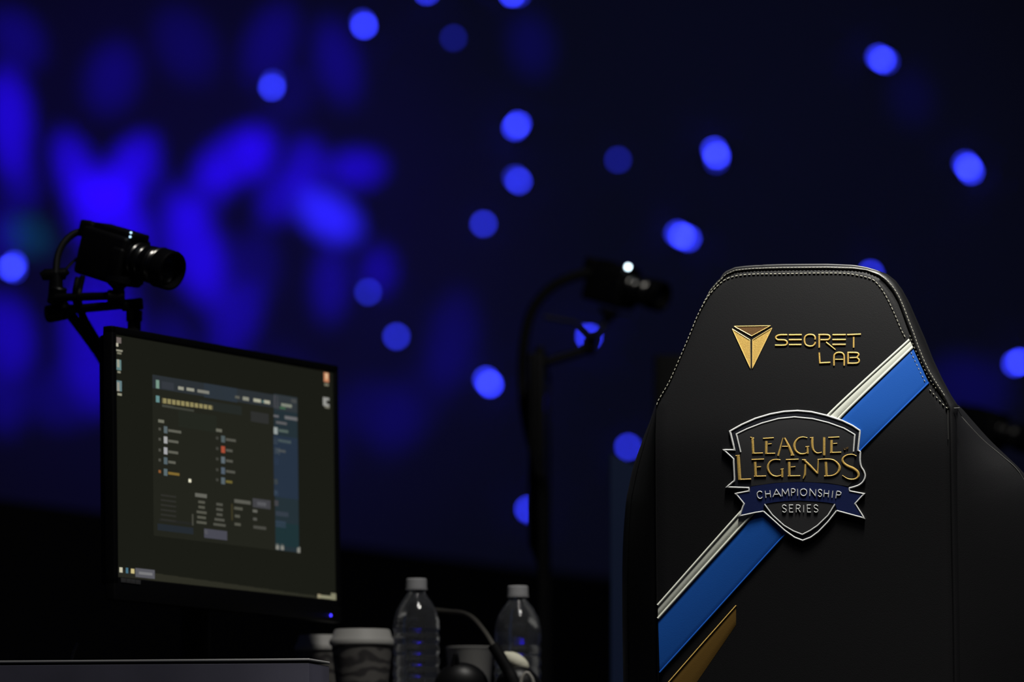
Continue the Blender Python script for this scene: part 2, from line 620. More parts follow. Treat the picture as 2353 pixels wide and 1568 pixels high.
def bolster(inner, outer_pts, crease, name, depth):
    n = 60
    a, c, o = resample(spline([V2(p) for p in inner], 4), n), resample(spline([V2(p) for p in crease], 4), n), resample(spline([V2(p) for p in outer_pts], 4), n)
    rows = []
    spec = [('a', 0, -0.06), ('a', 0, -0.010), ('a', 0.0, -0.0030), ('ac', 0.03, -0.003), ('ac', 0.25, -0.012), ('ac', 0.5, -0.024), ('ac', 0.75, -0.04), ('ac', 0.97, -0.054),
            ('ac', 1.0, -0.058), ('co', 0.08, -0.056), ('co', 0.4, -0.062), ('co', 0.75, -0.075), ('co', 1.0, -0.095), ('co', 0.9, -0.115), ('ac', 0.7, -0.13), ('ac', 0.1, -0.12)]
    for kind, k, h in spec:
        row = []
        for i in range(n):
            p = a[i] if kind == 'a' else (a[i].lerp(c[i], k) if kind == 'ac' else c[i].lerp(o[i], k))
            row.append(on_chair(p.x, p.y, h * depth))
        rows.append(row)
    return MB().grid(rows).build(name, M['leather_side'], chair, angle=R(60))


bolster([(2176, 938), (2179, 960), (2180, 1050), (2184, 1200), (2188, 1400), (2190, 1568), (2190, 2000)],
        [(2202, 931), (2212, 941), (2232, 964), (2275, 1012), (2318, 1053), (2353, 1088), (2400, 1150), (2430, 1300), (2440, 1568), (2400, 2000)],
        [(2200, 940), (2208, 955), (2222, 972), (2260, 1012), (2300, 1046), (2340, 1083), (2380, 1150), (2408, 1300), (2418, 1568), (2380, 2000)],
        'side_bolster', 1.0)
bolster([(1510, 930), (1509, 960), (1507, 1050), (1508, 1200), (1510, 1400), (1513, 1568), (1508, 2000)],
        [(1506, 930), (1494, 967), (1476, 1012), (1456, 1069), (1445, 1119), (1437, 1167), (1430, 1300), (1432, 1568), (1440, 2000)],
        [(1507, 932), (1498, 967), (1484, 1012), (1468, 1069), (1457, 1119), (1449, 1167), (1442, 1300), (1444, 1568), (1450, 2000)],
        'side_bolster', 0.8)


pp = MB()
pp.tube([on_chair(x, y, -0.0565) for x, y in [(2209, 958), (2222, 972), (2260, 1012), (2300, 1046), (2340, 1083), (2380, 1150)]], 0.0006, 8)
pp.tube([on_chair(2192, 938.5, 0.001), on_chair(2205, 938, -0.002)], 0.0006, 6, False)
pp.build('bolster_piping', M['piping'], chair)['label'] = 'thin grey piping along the right shoulder'


def patch(mb, A, B, h, n=80, m=6, edge=True, dome=0.0):
    """Leather strip between two seam lines, lying on the backrest."""
    A, B = resample(A, n), resample(B, n)
    rows = []
    for i in range(n):
        row = []
        if edge: row.append(on_chair(A[i].x, A[i].y, -0.001))
        for j in range(m + 1):
            p = A[i].lerp(B[i], j / m)
            row.append(on_chair(p.x, p.y, h + dome * math.sin(math.pi * j / m) - (0.0004 if j in (0, m) else 0)))
        if edge: row.append(on_chair(B[i].x, B[i].y, -0.001))
        rows.append(row)
    mb.grid([list(r) for r in zip(*rows)])
    return mb


def stroke(mb, pts, w, h0=0.0008, hh=0.0012, smooth=False, step=6.0, flat=0.0):
    """Raised thread along a line drawn on the backrest; w in the photo's pixels, one value or one per point."""
    n0 = len(pts)
    ws = list(w) if isinstance(w, (list, tuple)) else [w] * n0
    P = [Vector((p[0], p[1], ww)) for p, ww in zip(pts, ws)]
    if smooth: P = spline(P, 6)
    out = [P[0]]
    for a, b in zip(P, P[1:]):
        k = max(1, int(math.ceil((b - a).xy.length / step)))
        for i in range(1, k + 1): out.append(a.lerp(b, i / k))
    P = out
    rows = []
    js = [-1, -0.92, -0.6, 0, 0.6, 0.92, 1]
    N = len(P)
    for i, p in enumerate(P):
        a, b = P[max(i - 1, 0)], P[min(i + 1, N - 1)]
        t = (b - a).xy
        if t.length < 1e-6: t = Vector((1, 0))
        t.normalize()
        # mitre at hard corners
        m = 1.0
        if 0 < i < N - 1:
            t1, t2 = (p - a).xy, (b - p).xy
            if t1.length > 1e-6 and t2.length > 1e-6:
                c = t1.normalized().dot(t2.normalized())
                m = min(1.8, 1 / max(0.4, math.sqrt(max(0.0, (1 + c) / 2))))
        nn = Vector((-t.y, t.x)) * (p.z / 2 * m)
        row = []
        for j in js:
            hz = -0.001 if abs(j) == 1 else h0 + hh * math.sqrt(max(0, 1 - j * j)) * (1 - flat)
            q = p.xy + nn * max(-0.96, min(0.96, j)) if abs(j) < 1 else p.xy + nn * j
            row.append(on_chair(q.x, q.y, hz))
        if i == 0: rows.append([on_chair((p.xy + nn * j).x, (p.xy + nn * j).y, -0.001) for j in js])
        rows.append(row)
        if i == N - 1: rows.append([on_chair((p.xy + nn * j).x, (p.xy + nn * j).y, -0.001) for j in js])
    mb.grid(rows)
    return mb


def filled(mb, poly, h, step=9.0):
    """Flat felt shape lying on the backrest, outline given in the photo's frame."""
    pts = dens(list(poly) + [poly[0]], 7.0)[:-1]
    n = len(pts)
    x0, x1 = min(p.x for p in pts), max(p.x for p in pts)
    y0, y1 = min(p.y for p in pts), max(p.y for p in pts)
    extra = []
    y = y0 + step / 2
    while y < y1:
        x = x0 + step / 2
        while x < x1:
            c, j = False, n - 1
            dmin = 1e9
            for i in range(n):
                a, b = pts[i], pts[j]
                if (a.y > y) != (b.y > y) and x < (b.x - a.x) * (y - a.y) / (b.y - a.y) + a.x: c = not c
                dmin = min(dmin, abs(a.x - x) + abs(a.y - y))
                j = i
            if c and dmin > 4: extra.append(Vector((x, y)))
            x += step
        y += step
    vs, _, fs, *_ = delaunay_2d_cdt(pts + extra, [], [list(range(n))], 1, 1e-4)
    top = [on_chair(v.x, v.y, h) for v in vs]
    mb.add(top, [list(f) for f in fs])
    loop = [on_chair(p.x, p.y, h) for p in pts] + [on_chair(pts[0].x, pts[0].y, h)]
    low = [on_chair(p.x, p.y, -0.001) for p in pts] + [on_chair(pts[0].x, pts[0].y, -0.001)]
    mb.grid([loop, low])
    return mb


# --- diagonal stripe
ZB = lambda x, y: (1440 + x / 5.85, 1300 + y / 5.85)
wt = spline([V2(p) for p in [ZR(570, 722), (1905, 947), (1800, 1065), (1690, 1186), ZB(418, 518)]], 10)
w1 = spline([V2(p) for p in [ZR(577, 738), (1911, 951), (1806, 1068), (1695, 1189), ZB(420, 555)]], 10)
w2 = spline([V2(p) for p in [ZR(600, 785), (1921, 962), (1818, 1076), (1719, 1187), ZB(421, 690)]], 10)
wb = spline([V2(p) for p in [ZR(606, 800), (1929, 966), (1826, 1082), (1731, 1185), ZB(422, 738)]], 10)
bt = spline([V2(p) for p in [ZR(606, 812), (1930, 968), (1827, 1084), (1732, 1187), ZB(423, 742)]], 10)
bb = spline([V2(p) for p in [ZR(742, 1108), (1977, 1036), (1880, 1143), (1805, 1227), ZB(444, 1440)]], 10)
patch(MB(), w1, w2, 0.0006, m=4, dome=0.0002).build('white_stripe', M['white'], back)['label'] = 'white leather stripe'
p = MB()
stroke(p, [((a.x + b.x) / 2, (a.y + b.y) / 2) for a, b in zip(resample(wt, 40), resample(w1, 40))], 6.0, 0.0004, 0.0012)
stroke(p, [((a.x + b.x) / 2, (a.y + b.y) / 2) for a, b in zip(resample(w2, 40), resample(wb, 40))], 6.5, 0.0004, 0.0012)
p.build('white_piping', M['white'], back)['label'] = 'two white piping lines along the stripe'
patch(MB(), bt, bb, 0.0005, m=14, dome=0.0004).build('blue_stripe', M['blue'], back)['label'] = 'broad blue leather stripe'
p = MB()
stroke(p, [(q.x, q.y) for q in resample(bb, 60)], 4.0, 0.0004, 0.0011)
p.build('blue_piping', M['blue'], back)['label'] = 'thin blue piping under the stripe'
gt, gb = [ZB(1470, 540), (1535, 1570), (1480, 1640)], [ZB(1470, 800), (1600, 1570), (1552, 1640)]
patch(MB(), [V2(q) for q in gt], [V2(q) for q in gb], 0.0005, m=6, dome=0.0002).build('gold_stripe', M['goldleather'], back)['label'] = 'dull gold leather stripe'
p = MB()
stroke(p, [ZB(1472, 540), ZB(1010, 1060), (1535, 1570)], 3.0, 0.0004, 0.0009)
p.build('gold_piping', M['gold'], back)

# --- seams: a dark groove line and pale stitches
def dashes(mb, pts, w, on, off, smooth=True):
    pl_ = dens([V2(q) for q in pts], 1.0, smooth)
    L, i = 0, 0
    per = on + off
    cur = []
    acc = 0.0
    for a, b in zip(pl_, pl_[1:]):
        acc += (b - a).length
        if acc % per < on: cur.append((b.x, b.y))
        elif len(cur) > 1:
            stroke(mb, [cur[0], cur[-1]], w, 0.0006, 0.0009, step=20)
            cur = []
        else: cur = []


st = MB()
left = [(1509, 931), Z8(150, 1480), Z8(200, 1395), Z8(275, 1262), Z8(385, 1012), Z8(475, 802), Z8(565, 582), Z8(642, 434), Z8(705, 340), Z8(800, 243), Z8(870, 192),
        Z8(960, 162), Z8(1060, 147), Z8(1200, 139), (1800, 629.5), (1880, 628), ZR(0, 148), ZR(130, 166), ZR(240, 196), ZR(290, 237), ZR(340, 303), ZR(390, 392), ZR(450, 522), ZR(500, 642), ZR(543, 722)]
dashes(st, left, 1.9, 6.5, 3.4)
dashes(st, [ZR(585, 840), ZR(620, 915), ZR(660, 1000), ZR(712, 1105)], 1.9, 4.5, 5.5)
dashes(st, [ZR(748, 1168), ZR(800, 1225), ZR(880, 1312), ZR(915, 1340)], 1.9, 5, 6)
dashes(st, [ZR(575, 690), ZR(615, 800), ZR(660, 900), ZR(740, 1060), ZR(820, 1180)], 1.4, 4, 5.5)
st.build('stitching', M['thread'], back)['label'] = 'pale dashed stitching along the seams'
st = MB()


def rim(k, w, on, off, rng, name=None):
    # stitches that run round the rolled rim, between seam and outer edge
    pl_ = []
    for i in range(rng[0], rng[1]):
        pl_.append(seam[i].lerp(outer[i], k))
    return pl_


rimline = rim(0.34, 2, 6, 3, (max(0, i0 - 22), i1 - 3))
hs = -0.0004
for j in range(0, len(rimline) - 1):
    a, b = rimline[j], rimline[j + 1]
    n = max(1, int((b - a).length / 8.5))
    for q in range(n):
        s, e = a.lerp(b, (q + 0.15) / n), a.lerp(b, (q + 0.78) / n)
        A, B = on_chair(s.x, s.y, hs + 0.0016), on_chair(e.x, e.y, hs + 0.0016)
        st.tube([A, B], 0.00045, 5, smooth=False)
rp = MB()  # tube added on the rolled rim, made paler and glossier for its highlight
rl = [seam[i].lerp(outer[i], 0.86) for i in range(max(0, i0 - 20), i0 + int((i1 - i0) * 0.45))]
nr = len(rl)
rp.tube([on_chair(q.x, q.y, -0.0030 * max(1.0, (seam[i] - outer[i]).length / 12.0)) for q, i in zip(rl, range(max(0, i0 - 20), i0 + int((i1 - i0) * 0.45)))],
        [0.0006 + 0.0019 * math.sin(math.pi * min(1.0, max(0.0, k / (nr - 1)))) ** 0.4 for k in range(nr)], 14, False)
rp.build('rim_piping', M['rim'], back)['label'] = 'rolled rim along the top of the backrest, coloured paler for its highlight'
st.build('rim_stitching', M['thread'], back)['label'] = 'pale stitching on the rolled rim'
sm = MB()
stroke(sm, [(2178.6, 943), (2178.4, 970), (2178.8, 1010)], 1.2, 0.0003, 0.0006)
sm.build('seam_thread', M['piping'], back)

# --- maker's mark: triangle and two words
Y2 = lambda x, y: (1640 + x / 6.192, 720 + y / 6.192)
tri = MB()
filled(tri, [Y2(300, 192), Y2(795, 186), Y2(540, 322)], 0.0005, 6)
tri.build('triangle_mark_top', M['brown'], back)['label'] = 'bronze top facet of the triangle mark'
tri = MB()
filled(tri, [Y2(268, 232), Y2(512, 383), Y2(520, 775), Y2(505, 750)], 0.0005, 6)
filled(tri, [Y2(824, 222), Y2(553, 385), Y2(551, 775), Y2(562, 752)], 0.0005, 6)
tri.build('triangle_mark', M['gold'], back)['label'] = 'gold embroidered triangle mark'
tri = MB()
for poly in ([Y2(290, 188), Y2(805, 180), Y2(540, 325)], [Y2(262, 225), Y2(515, 380), Y2(520, 785)], [Y2(830, 212), Y2(552, 380), Y2(550, 785)]):
    stroke(tri, poly + [poly[0]], 1.8, 0.0004, 0.0007)
tri.build('triangle_mark_outline', M['goldedge'], back)


def word(strokes, conv, k, name, m, hh=0.0009, label=None, h0=0.0004):
    mb = MB()
    for s in strokes:
        pts, w = s[0], s[1]
        sm_ = len(s) > 2 and s[2]
        ws = [q / k for q in w] if isinstance(w, (list, tuple)) else w / k
        stroke(mb, [conv(*q) for q in pts], ws, h0, hh, sm_, 3.0)
    o = mb.build(name, m, back, angle=R(50))
    if label: o['label'] = label
    return o


SW = 25
first = [
    ([(1048, 310), (960, 310), (915, 318), (885, 340), (890, 366), (920, 381), (1000, 384), (1035, 400), (1044, 428), (1030, 452), (990, 459), (872, 459)], SW, True),
    ([(1070, 311), (1252, 309)], SW), ([(1070, 381), (1252, 380)], SW), ([(1072, 452), (1248, 451)], SW),
    ([(1442, 375), (1440, 338), (1410, 311), (1345, 308), (1302, 335), (1290, 390), (1305, 445), (1350, 470), (1405, 468), (1438, 440), (1446, 408)], SW, True),
    ([(1500, 492), (1500, 308)], SW), ([(1490, 309), (1590, 308), (1638, 316), (1652, 344), (1640, 372), (1605, 381), (1520, 382)], SW, True),
    ([(1598, 415), (1730, 520)], [SW, 16]),
    ([(1690, 310), (1878, 309)], SW), ([(1690, 380), (1880, 378)], SW), ([(1690, 449), (1878, 448)], SW),
    ([(1898, 310), (2095, 302)], SW), ([(1991, 338), (1990, 490)], SW),
]
second = [
    ([(1500, 560), (1510, 712)], SW), ([(1503, 712), (1660, 704)], SW),
    ([(1711, 746), (1711, 630), (1722, 588), (1760, 564), (1815, 564), (1846, 588), (1856, 630), (1856, 746)], SW, True), ([(1728, 660), (1842, 660)], 18),
    ([(1911, 722), (1911, 560)], SW), ([(1905, 563), (2010, 563), (2052, 572), (2062, 598), (2040, 628)], SW, True), ([(1935, 637), (2035, 633)], 20),
    ([(2035, 633), (2066, 662), (2062, 700), (2020, 715), (1905, 716)], SW, True),
]
word(first, Y2, 6.192, 'lettering', M['gold'], label='gold raised lettering, upper word')
word(second, Y2, 6.192, 'lettering', M['gold'], label='gold raised lettering, lower word')

# --- crest
Y1 = lambda x, y: (1600 + x / 4.126, 900 + y / 4.126)
arch = [(320, 378), (430, 316), (560, 258), (700, 216), (830, 192), (960, 184), (1090, 195), (1230, 228), (1380, 277), (1480, 325), (1552, 374)]
right_side = [(1532, 560), (1556, 574), (1552, 650), (1562, 712), (1588, 756), (1600, 805), (1585, 850), (1550, 884), (1500, 905), (1448, 918), (1452, 946), (1590, 972), (1505, 1065), (1590, 1202), (1332, 1132)]
bottom = [(1250, 1236), (1160, 1330), (1085, 1385), (1008, 1415), (930, 1385), (838, 1320), (730, 1222), (635, 1138)]
left_side = [(560, 1150), (412, 1182), (452, 1065), (374, 970), (500, 946), (497, 915), (290, 908), (362, 846), (352, 640), (260, 555), (362, 556), (352, 510)]
outline = [Y1(*p) for p in arch + right_side + bottom + left_side]
filled(MB(), outline, 0.0019).build('crest_base', M['crestdark'], back)['label'] = 'black felt crest ground'
inner_arch = [(420, 575), (400, 490), (380, 405), (480, 356), (620, 302), (780, 258), (930, 243), (1100, 259), (1250, 296), (1400, 350), (1502, 410), (1490, 570)]
ia = [Y1(*p) for p in inner_arch]
filled(MB(), ia + [Y1(1500, 620), Y1(1490, 700), Y1(1480, 860), Y1(1440, 900), Y1(1250, 868), Y1(980, 856), Y1(750, 866), Y1(520, 898), Y1(520, 845), Y1(425, 840)], 0.0022).build('crest_field', M['crest'], back)['label'] = 'charcoal field of the crest'
low = [(645, 1070), (720, 1172), (830, 1272), (920, 1325), (1005, 1358), (1080, 1320), (1150, 1272), (1250, 1175), (1315, 1070)]
filled(MB(), [Y1(*p) for p in low] + [Y1(1150, 1046), Y1(980, 1036), Y1(830, 1042)], 0.0022).build('crest_point', M['crest'], back)['label'] = 'charcoal lower point of the crest'
rib = [(520, 903), (640, 884), (750, 870), (865, 863), (980, 861), (1120, 866), (1250, 876), (1360, 892), (1450, 915), (1455, 946), (1588, 974), (1505, 1065), (1585, 1196), (1335, 1130), (1318, 1066),
       (1230, 1052), (1150, 1044), (980, 1034), (830, 1040), (730, 1052), (642, 1068), (632, 1134), (560, 1146), (415, 1178), (452, 1065), (380, 972), (502, 946)]
filled(MB(), [Y1(*p) for p in rib], 0.0025).build('ribbon', M['navy'], back)['label'] = 'navy ribbon across the crest'
bd = MB()
ol = [Y1(*p) for p in arch] 
stroke(bd, [Y1(*p) for p in [(352, 510), (320, 378)]] + ol[1:], 4.6, 0.0021, 0.0007)
stroke(bd, [Y1(*p) for p in [arch[-1]] + right_side[:2]], 4.2, 0.0021, 0.0007)
stroke(bd, [Y1(*p) for p in right_side[1:10]], 4.2, 0.0021, 0.0007, True)
stroke(bd, [Y1(*p) for p in right_side[9:]], 4.0, 0.0022, 0.0007)
stroke(bd, [Y1(*p) for p in [right_side[-1]] + bottom], 4.2, 0.0021, 0.0007)
stroke(bd, [Y1(*p) for p in [bottom[-1]] + left_side], 4.0, 0.0022, 0.0007)
stroke(bd, ia, 3.6, 0.0023, 0.0005)
stroke(bd, [Y1(*p) for p in low], 3.6, 0.0023, 0.0005)
bd.build('crest_border', M['silver'], back)['label'] = 'silver thread border of the crest'

line1 = [
    ([(512, 434), (545, 446)], [4, 14]), ([(532, 436), (540, 590)], 24), ([(530, 588), (632, 585)], 11),
    ([(632, 447), (735, 441)], 11), ([(664, 470), (662, 592)], 24), ([(680, 500), (715, 496)], 8), ([(655, 590), (748, 588)], 11),
    ([(822, 440), (800, 520), (776, 610)], [8, 14, 20]), ([(835, 440), (880, 525), (912, 606)], [18, 26, 30]), ([(812, 522), (872, 522)], 8), ([(895, 605), (930, 604)], 7),
    ([(1052, 440), (1010, 433), (968, 446), (938, 482), (930, 522), (945, 566), (985, 592), (1030, 590), (1060, 575)], [7, 10, 16, 22, 24, 22, 16, 12, 10], True), ([(1056, 590), (1054, 528)], 20), ([(1036, 526), (1070, 522)], 8),
    ([(1078, 440), (1110, 437)], 8), ([(1100, 438), (1100, 510), (1112, 560), (1145, 585), (1190, 578)], [24, 24, 20, 12, 9], True), ([(1212, 434), (1212, 606)], 24),
    ([(1252, 438), (1356, 433)], 11), ([(1282, 460), (1280, 580)], 24), ([(1297, 496), (1336, 493)], 8), ([(1268, 581), (1374, 578)], 11),
]
line2 = [
    ([(372, 610), (412, 606)], 8), ([(397, 605), (412, 838)], 32), ([(405, 836), (520, 832)], 12),
    ([(525, 647), (642, 643)], 11), ([(557, 668), (563, 806)], 25), ([(575, 718), (614, 715)], 8), ([(548, 806), (662, 803)], 11),
    ([(798, 650), (748, 646), (704, 664), (680, 708), (684, 752), (715, 792), (760, 806), (805, 796)], [7, 10, 16, 22, 22, 16, 12, 10], True), ([(814, 812), (815, 738)], 22), ([(798, 740), (828, 735)], 8),
    ([(850, 648), (970, 644)], 11), ([(880, 668), (882, 802)], 25), ([(896, 718), (940, 714)], 8), ([(868, 803), (986, 801)], 11),
    ([(1002, 648), (1040, 652)], 9), ([(1018, 648), (1080, 708), (1146, 778)], [20, 26, 20]), ([(1034, 690), (1030, 790), (1014, 828)], [18, 22, 10]), ([(1150, 780), (1156, 648)], 14),
    ([(1150, 646), (1240, 642), (1300, 652), (1344, 690), (1358, 730), (1338, 772), (1290, 798), (1212, 804)], [8, 11, 14, 22, 26, 20, 12, 10], True), ([(1228, 668), (1234, 800)], 25),
    ([(1518, 612), (1478, 598), (1425, 606), (1390, 636), (1392, 672), (1430, 706), (1488, 732), (1530, 766), (1536, 806), (1500, 832), (1440, 830), (1384, 796)], [6, 9, 14, 20, 24, 28, 30, 28, 22, 14, 10, 6], True),
]
word(line1, Y1, 4.126, 'lettering', M['gold'], 0.0007, 'gold serif lettering, first line on the crest', 0.0022)
word(line2, Y1, 4.126, 'lettering', M['gold'], 0.0007, 'gold serif lettering, second line on the crest', 0.0023)
word([([(1398, 535), (1400, 548), (1412, 552), (1420, 542), (1416, 532)], 5, True), ([(1428, 552), (1430, 532), (1442, 530)], 4), ([(1426, 542), (1440, 541)], 4)],
     Y1, 4.126, 'lettering', M['goldleather'], 0.0008, 'tiny dull lettering between the two gold lines', 0.0023)

GLYPH = {  # strokes in a 1 x 1 box, y up
    'C': [[(.95, .82), (.75, .98), (.42, 1), (.12, .8), (.04, .5), (.12, .2), (.42, 0), (.75, .02), (.95, .18)]],
    'H': [[(.08, 0), (.08, 1)], [(.92, 0), (.92, 1)], [(.08, .5), (.92, .5)]],
    'A': [[(0, 0), (.5, 1), (1, 0)], [(.2, .33), (.8, .33)]],
    'M': [[(.02, 0), (.1, 1), (.5, .25), (.9, 1), (.98, 0)]],
    'P': [[(.1, 0), (.1, 1)], [(.1, 1), (.6, 1), (.9, .88), (.92, .66), (.7, .48), (.1, .46)]],
    'I': [[(.5, 0), (.5, 1)]],
    'O': [[(.5, 1), (.15, .85), (.03, .5), (.15, .15), (.5, 0), (.85, .15), (.97, .5), (.85, .85), (.5, 1)]],
    'N': [[(.08, 0), (.08, 1), (.92, 0), (.92, 1)]],
    'S': [[(.9, .84), (.6, 1), (.25, .97), (.1, .76), (.3, .56), (.7, .44), (.92, .24), (.75, .03), (.4, 0), (.08, .15)]],
    'E': [[(.9, 1), (.1, 1), (.1, 0), (.92, 0)], [(.1, .52), (.75, .52)]],
    'R': [[(.1, 0), (.1, 1)], [(.1, 1), (.6, 1), (.9, .88), (.9, .66), (.65, .5), (.1, .48)], [(.5, .48), (.92, 0)]],
}
ROUND = set('COS')


def text_on(word_, x_edges, base, H, w, name, label):
    mb = MB()
    for ch, (xa, xb) in zip(word_, x_edges):
        xm = (xa + xb) / 2
        b, sl = base(xm), (base(xb) - base(xa)) / max(1, xb - xa)
        for s in GLYPH[ch]:
            pts = []
            for gx, gy in s:
                lx = (gx - 0.5) * (xb - xa)
                pts.append(Y1(xm + lx + sl * gy * H * 1.0, b + sl * lx - gy * H))
            stroke(mb, pts, w / 4.126, 0.0026, 0.0006, ch in ROUND, 3.0)
    o = mb.build(name, M['silver'], back, angle=R(50))
    o['label'] = label


champ_edges = [(580, 632), (655, 708), (728, 800), (812, 880), (898, 940), (955, 965), (985, 1048), (1070, 1135), (1150, 1190), (1205, 1255), (1282, 1292), (1318, 1368)]
text_on('CHAMPIONSHIP', champ_edges, lambda x: 990 + 30 * ((x - 975) / 400) ** 2, 66, 10, 'lettering', 'silver lettering curved along the navy ribbon')
ser_edges = [(812, 856), (878, 922), (942, 988), (1010, 1024), (1048, 1090), (1112, 1156)]
text_on('SERIES', ser_edges, lambda x: 1146, 68, 9, 'lettering', 'silver lettering below the ribbon')

# --- the rest of the chair, below the picture's edge
CZ = Matrix.Translation(CO) @ Matrix(((CU.x, CW.x, 0, 0), (CU.y, CW.y, 0, 0), (0, 0, 1, 0), (0, 0, 0, 1)))
seat = MB()
rows = []
for z, g in [(0.40, .9), (0.41, 1), (0.47, 1.02), (0.495, .98), (0.50, .85)]:
    rows.append([CZ @ Vector((0.25 * g * math.copysign(abs(math.cos(a)) ** 0.5, math.cos(a)), 0.33 + 0.25 * g * math.copysign(abs(math.sin(a)) ** 0.5, math.sin(a)), z))
                 for a in [2 * math.pi * i / 48 for i in range(48)]])
seat.grid(rows, close_u=True, cap0=True, cap1=True).build('seat', M['leather'], chair)
MB().box((0, 0.08, 0.46), (0.30, 0.10, 0.06), CZ, .01).box((0, 0.1, 0.385), (0.25, 0.3, 0.035), CZ, .008).build('seat_bracket', M['satin'], chair)
MB().lathe([(0.028, 0.12), (0.028, 0.26), (0.02, 0.27), (0.02, 0.38)], CZ @ Matrix.Translation((0, 0.25, 0)), 24).build('gas_lift', M['satin'], chair)
hub = MB().lathe([(0.045, 0.08), (0.05, 0.10), (0.04, 0.14)], CZ @ Matrix.Translation((0, 0.25, 0)), 24)
for k in range(5):
    a = R(20 + 72 * k)
    hub.tube([CZ @ Vector((0.03 * math.cos(a), 0.25 + 0.03 * math.sin(a), 0.11)), CZ @ Vector((0.33 * math.cos(a), 0.25 + 0.33 * math.sin(a), 0.075))], [0.026, 0.016], 10, False)
hub.build('star_base', M['satin'], chair)
for k in range(5):
    a = R(20 + 72 * k)
    m = CZ @ Matrix.Translation((0.33 * math.cos(a), 0.25 + 0.33 * math.sin(a), 0.03)) @ Matrix.Rotation(a + 0.6, 4, 'Z')
    c = MB()
    for sx in (-0.018, 0.008):
        c.lathe([(0.0, sx), (0.024, sx), (0.03, sx + 0.004), (0.03, sx + 0.008), (0.024, sx + 0.012), (0, sx + 0.012)], m, 24, 'X')
    c.box((0, 0, 0.028), (0.02, 0.02, 0.035), m, 0.004)
    c.build('caster', M['rubber'], chair)
for s in (-1, 1):
    c = MB().tube([CZ @ Vector((s * 0.12, 0.32, 0.385)), CZ @ Vector((s * 0.27, 0.32, 0.39)), CZ @ Vector((s * 0.31, 0.32, 0.44)), CZ @ Vector((s * 0.31, 0.32, 0.60))], 0.02, 12)
    ar = c.build('armrest', M['satin'], chair)
    MB().box((s * 0.31, 0.32, 0.615), (0.09, 0.25, 0.028), CZ, 0.01).build('arm_pad', M['rubber'], ar)

# ------------------------------------------------------------------ desks
def desk(x0, x1, y0, y1, label, top=0.73):
    t = thing('desk', ((x0 + x1) / 2, (y0 + y1) / 2, 0), label, 'desk')
    MB().box(((x0 + x1) / 2, (y0 + y1) / 2, top - 0.015), (x1 - x0, y1 - y0, 0.03), None, 0.003).build('desktop', M['deskm'], t)
    for x in (x0 + .06, x1 - .06):
        for y in (y0 + .06, y1 - .06):
            MB().box((x, y, (top - .03) / 2), (0.05, 0.05, top - .03), None, 0.004).build('leg', M['satin'], t)
    return t


desk(-1.15, 0.10, 7.80, 8.75, 'dark desk carrying the lit monitor, cups and water bottles')
desk(-0.25, 0.55, 9.95, 10.85, 'dark desk farther back under the edge-on monitor and middle camera')

# grey panel in front of the left desk
pm = Matrix.Translation(at(710, 1513, 7.45)) @ Matrix.Rotation(R(-11), 4, 'Z')
pz = at(710, 1513, 7.45).z
pn = thing('low_partition', (at(300, 1513, 7.5).x, 7.5, 0), 'low grey partition with a highlight painted along its top edge at the bottom left', 'partition')
MB().box((-0.45, 0.06, -(pz + 0.004) / 2 - 0.002), (0.90, 0.12, pz - 0.004), pm, 0.0015).build('panel', M['panel'], pn)
MB().box((-0.45, 0.0595, -0.0020), (0.902, 0.121, 0.0035), pm, 0.0012).build('top_edge', M['paneledge'], pn)  # thin top cap; its pale colour paints the edge highlight
tag(MB().tube([at(158, 1560, 7.95), at(166, 1512, 7.95), at(171, 1495, 7.95), at(178, 1480, 7.96)] + [], 0.0022, 8).tube([at(158, 1560, 7.95), at(157, 1650, 7.96)], 0.0022, 8, False)
    .build('pale_stick', M['greycable']), 'thin pale stick poking up behind the grey partition', 'stick')

# ------------------------------------------------------------------ lit monitor
def Rz(a): return Matrix.Rotation(a, 4, 'Z')
def Rx(a): return Matrix.Rotation(a, 4, 'X')
def Ry(a): return Matrix.Rotation(a, 4, 'Y')
MX = Matrix.Translation((-0.4027, 8.0692, 1.0766)) @ Rz(1.0756) @ Rx(-0.025) @ Ry(0.0108)
MXI = MX.inverted()
DESK_Z = 0.73


def monitor_body(m, t, bez=0.011, chin=0.032, W=0.598, H=0.336, thick=0.016, mats=M, bulge=True):
    fr = MB()
    fr.box((-W / 2 - bez / 2, thick / 2 - 0.003, -0.0), (bez, thick, H + 2 * bez), m, 0.002)
    fr.box((W / 2 + bez / 2, thick / 2 - 0.003, 0), (bez, thick, H + 2 * bez), m, 0.002)
    fr.box((0, thick / 2 - 0.003, H / 2 + bez / 2), (W + 2 * bez, thick, bez), m, 0.002)
    fr.box((0, thick / 2 - 0.003, -H / 2 - chin / 2), (W + 2 * bez, thick, chin), m, 0.002)
    fr.build('bezel', mats['plastic'], t)
    bk = MB()
    bk.box((0, thick + 0.002, -0.005), (W + bez, 0.014, H + bez), m, 0.006)
    if bulge: bk.box((0, thick + 0.022, -0.07), (W * 0.86, 0.036, H * 0.62), m, 0.014)
    bk.build('back_shell', mats['plastic'], t)


def monitor_stand(m, t, base_z=DESK_Z, off=0.055, zt=-0.02):
    top = m @ Vector((0, off, zt))
    st_ = MB()
    st_.tube([top, Vector((top.x, top.y, base_z + 0.01))], 0.022 if off else 0.012, 16, False)
    st_.build('stand_column', M['plastic'], t)
    MB().lathe([(0.0, 0.0), (0.125, 0.0), (0.13, 0.004), (0.128, 0.010), (0.03, 0.016), (0.0, 0.017)], Matrix.Translation((top.x, top.y, base_z)), 48).build('stand_base', M['plastic'], t)


mon = thing('monitor', (-0.4027, 8.0692, DESK_Z), 'lit computer monitor with dark desktop and open program window', 'monitor')
monitor_body(MX, mon)
monitor_stand(MX, mon)


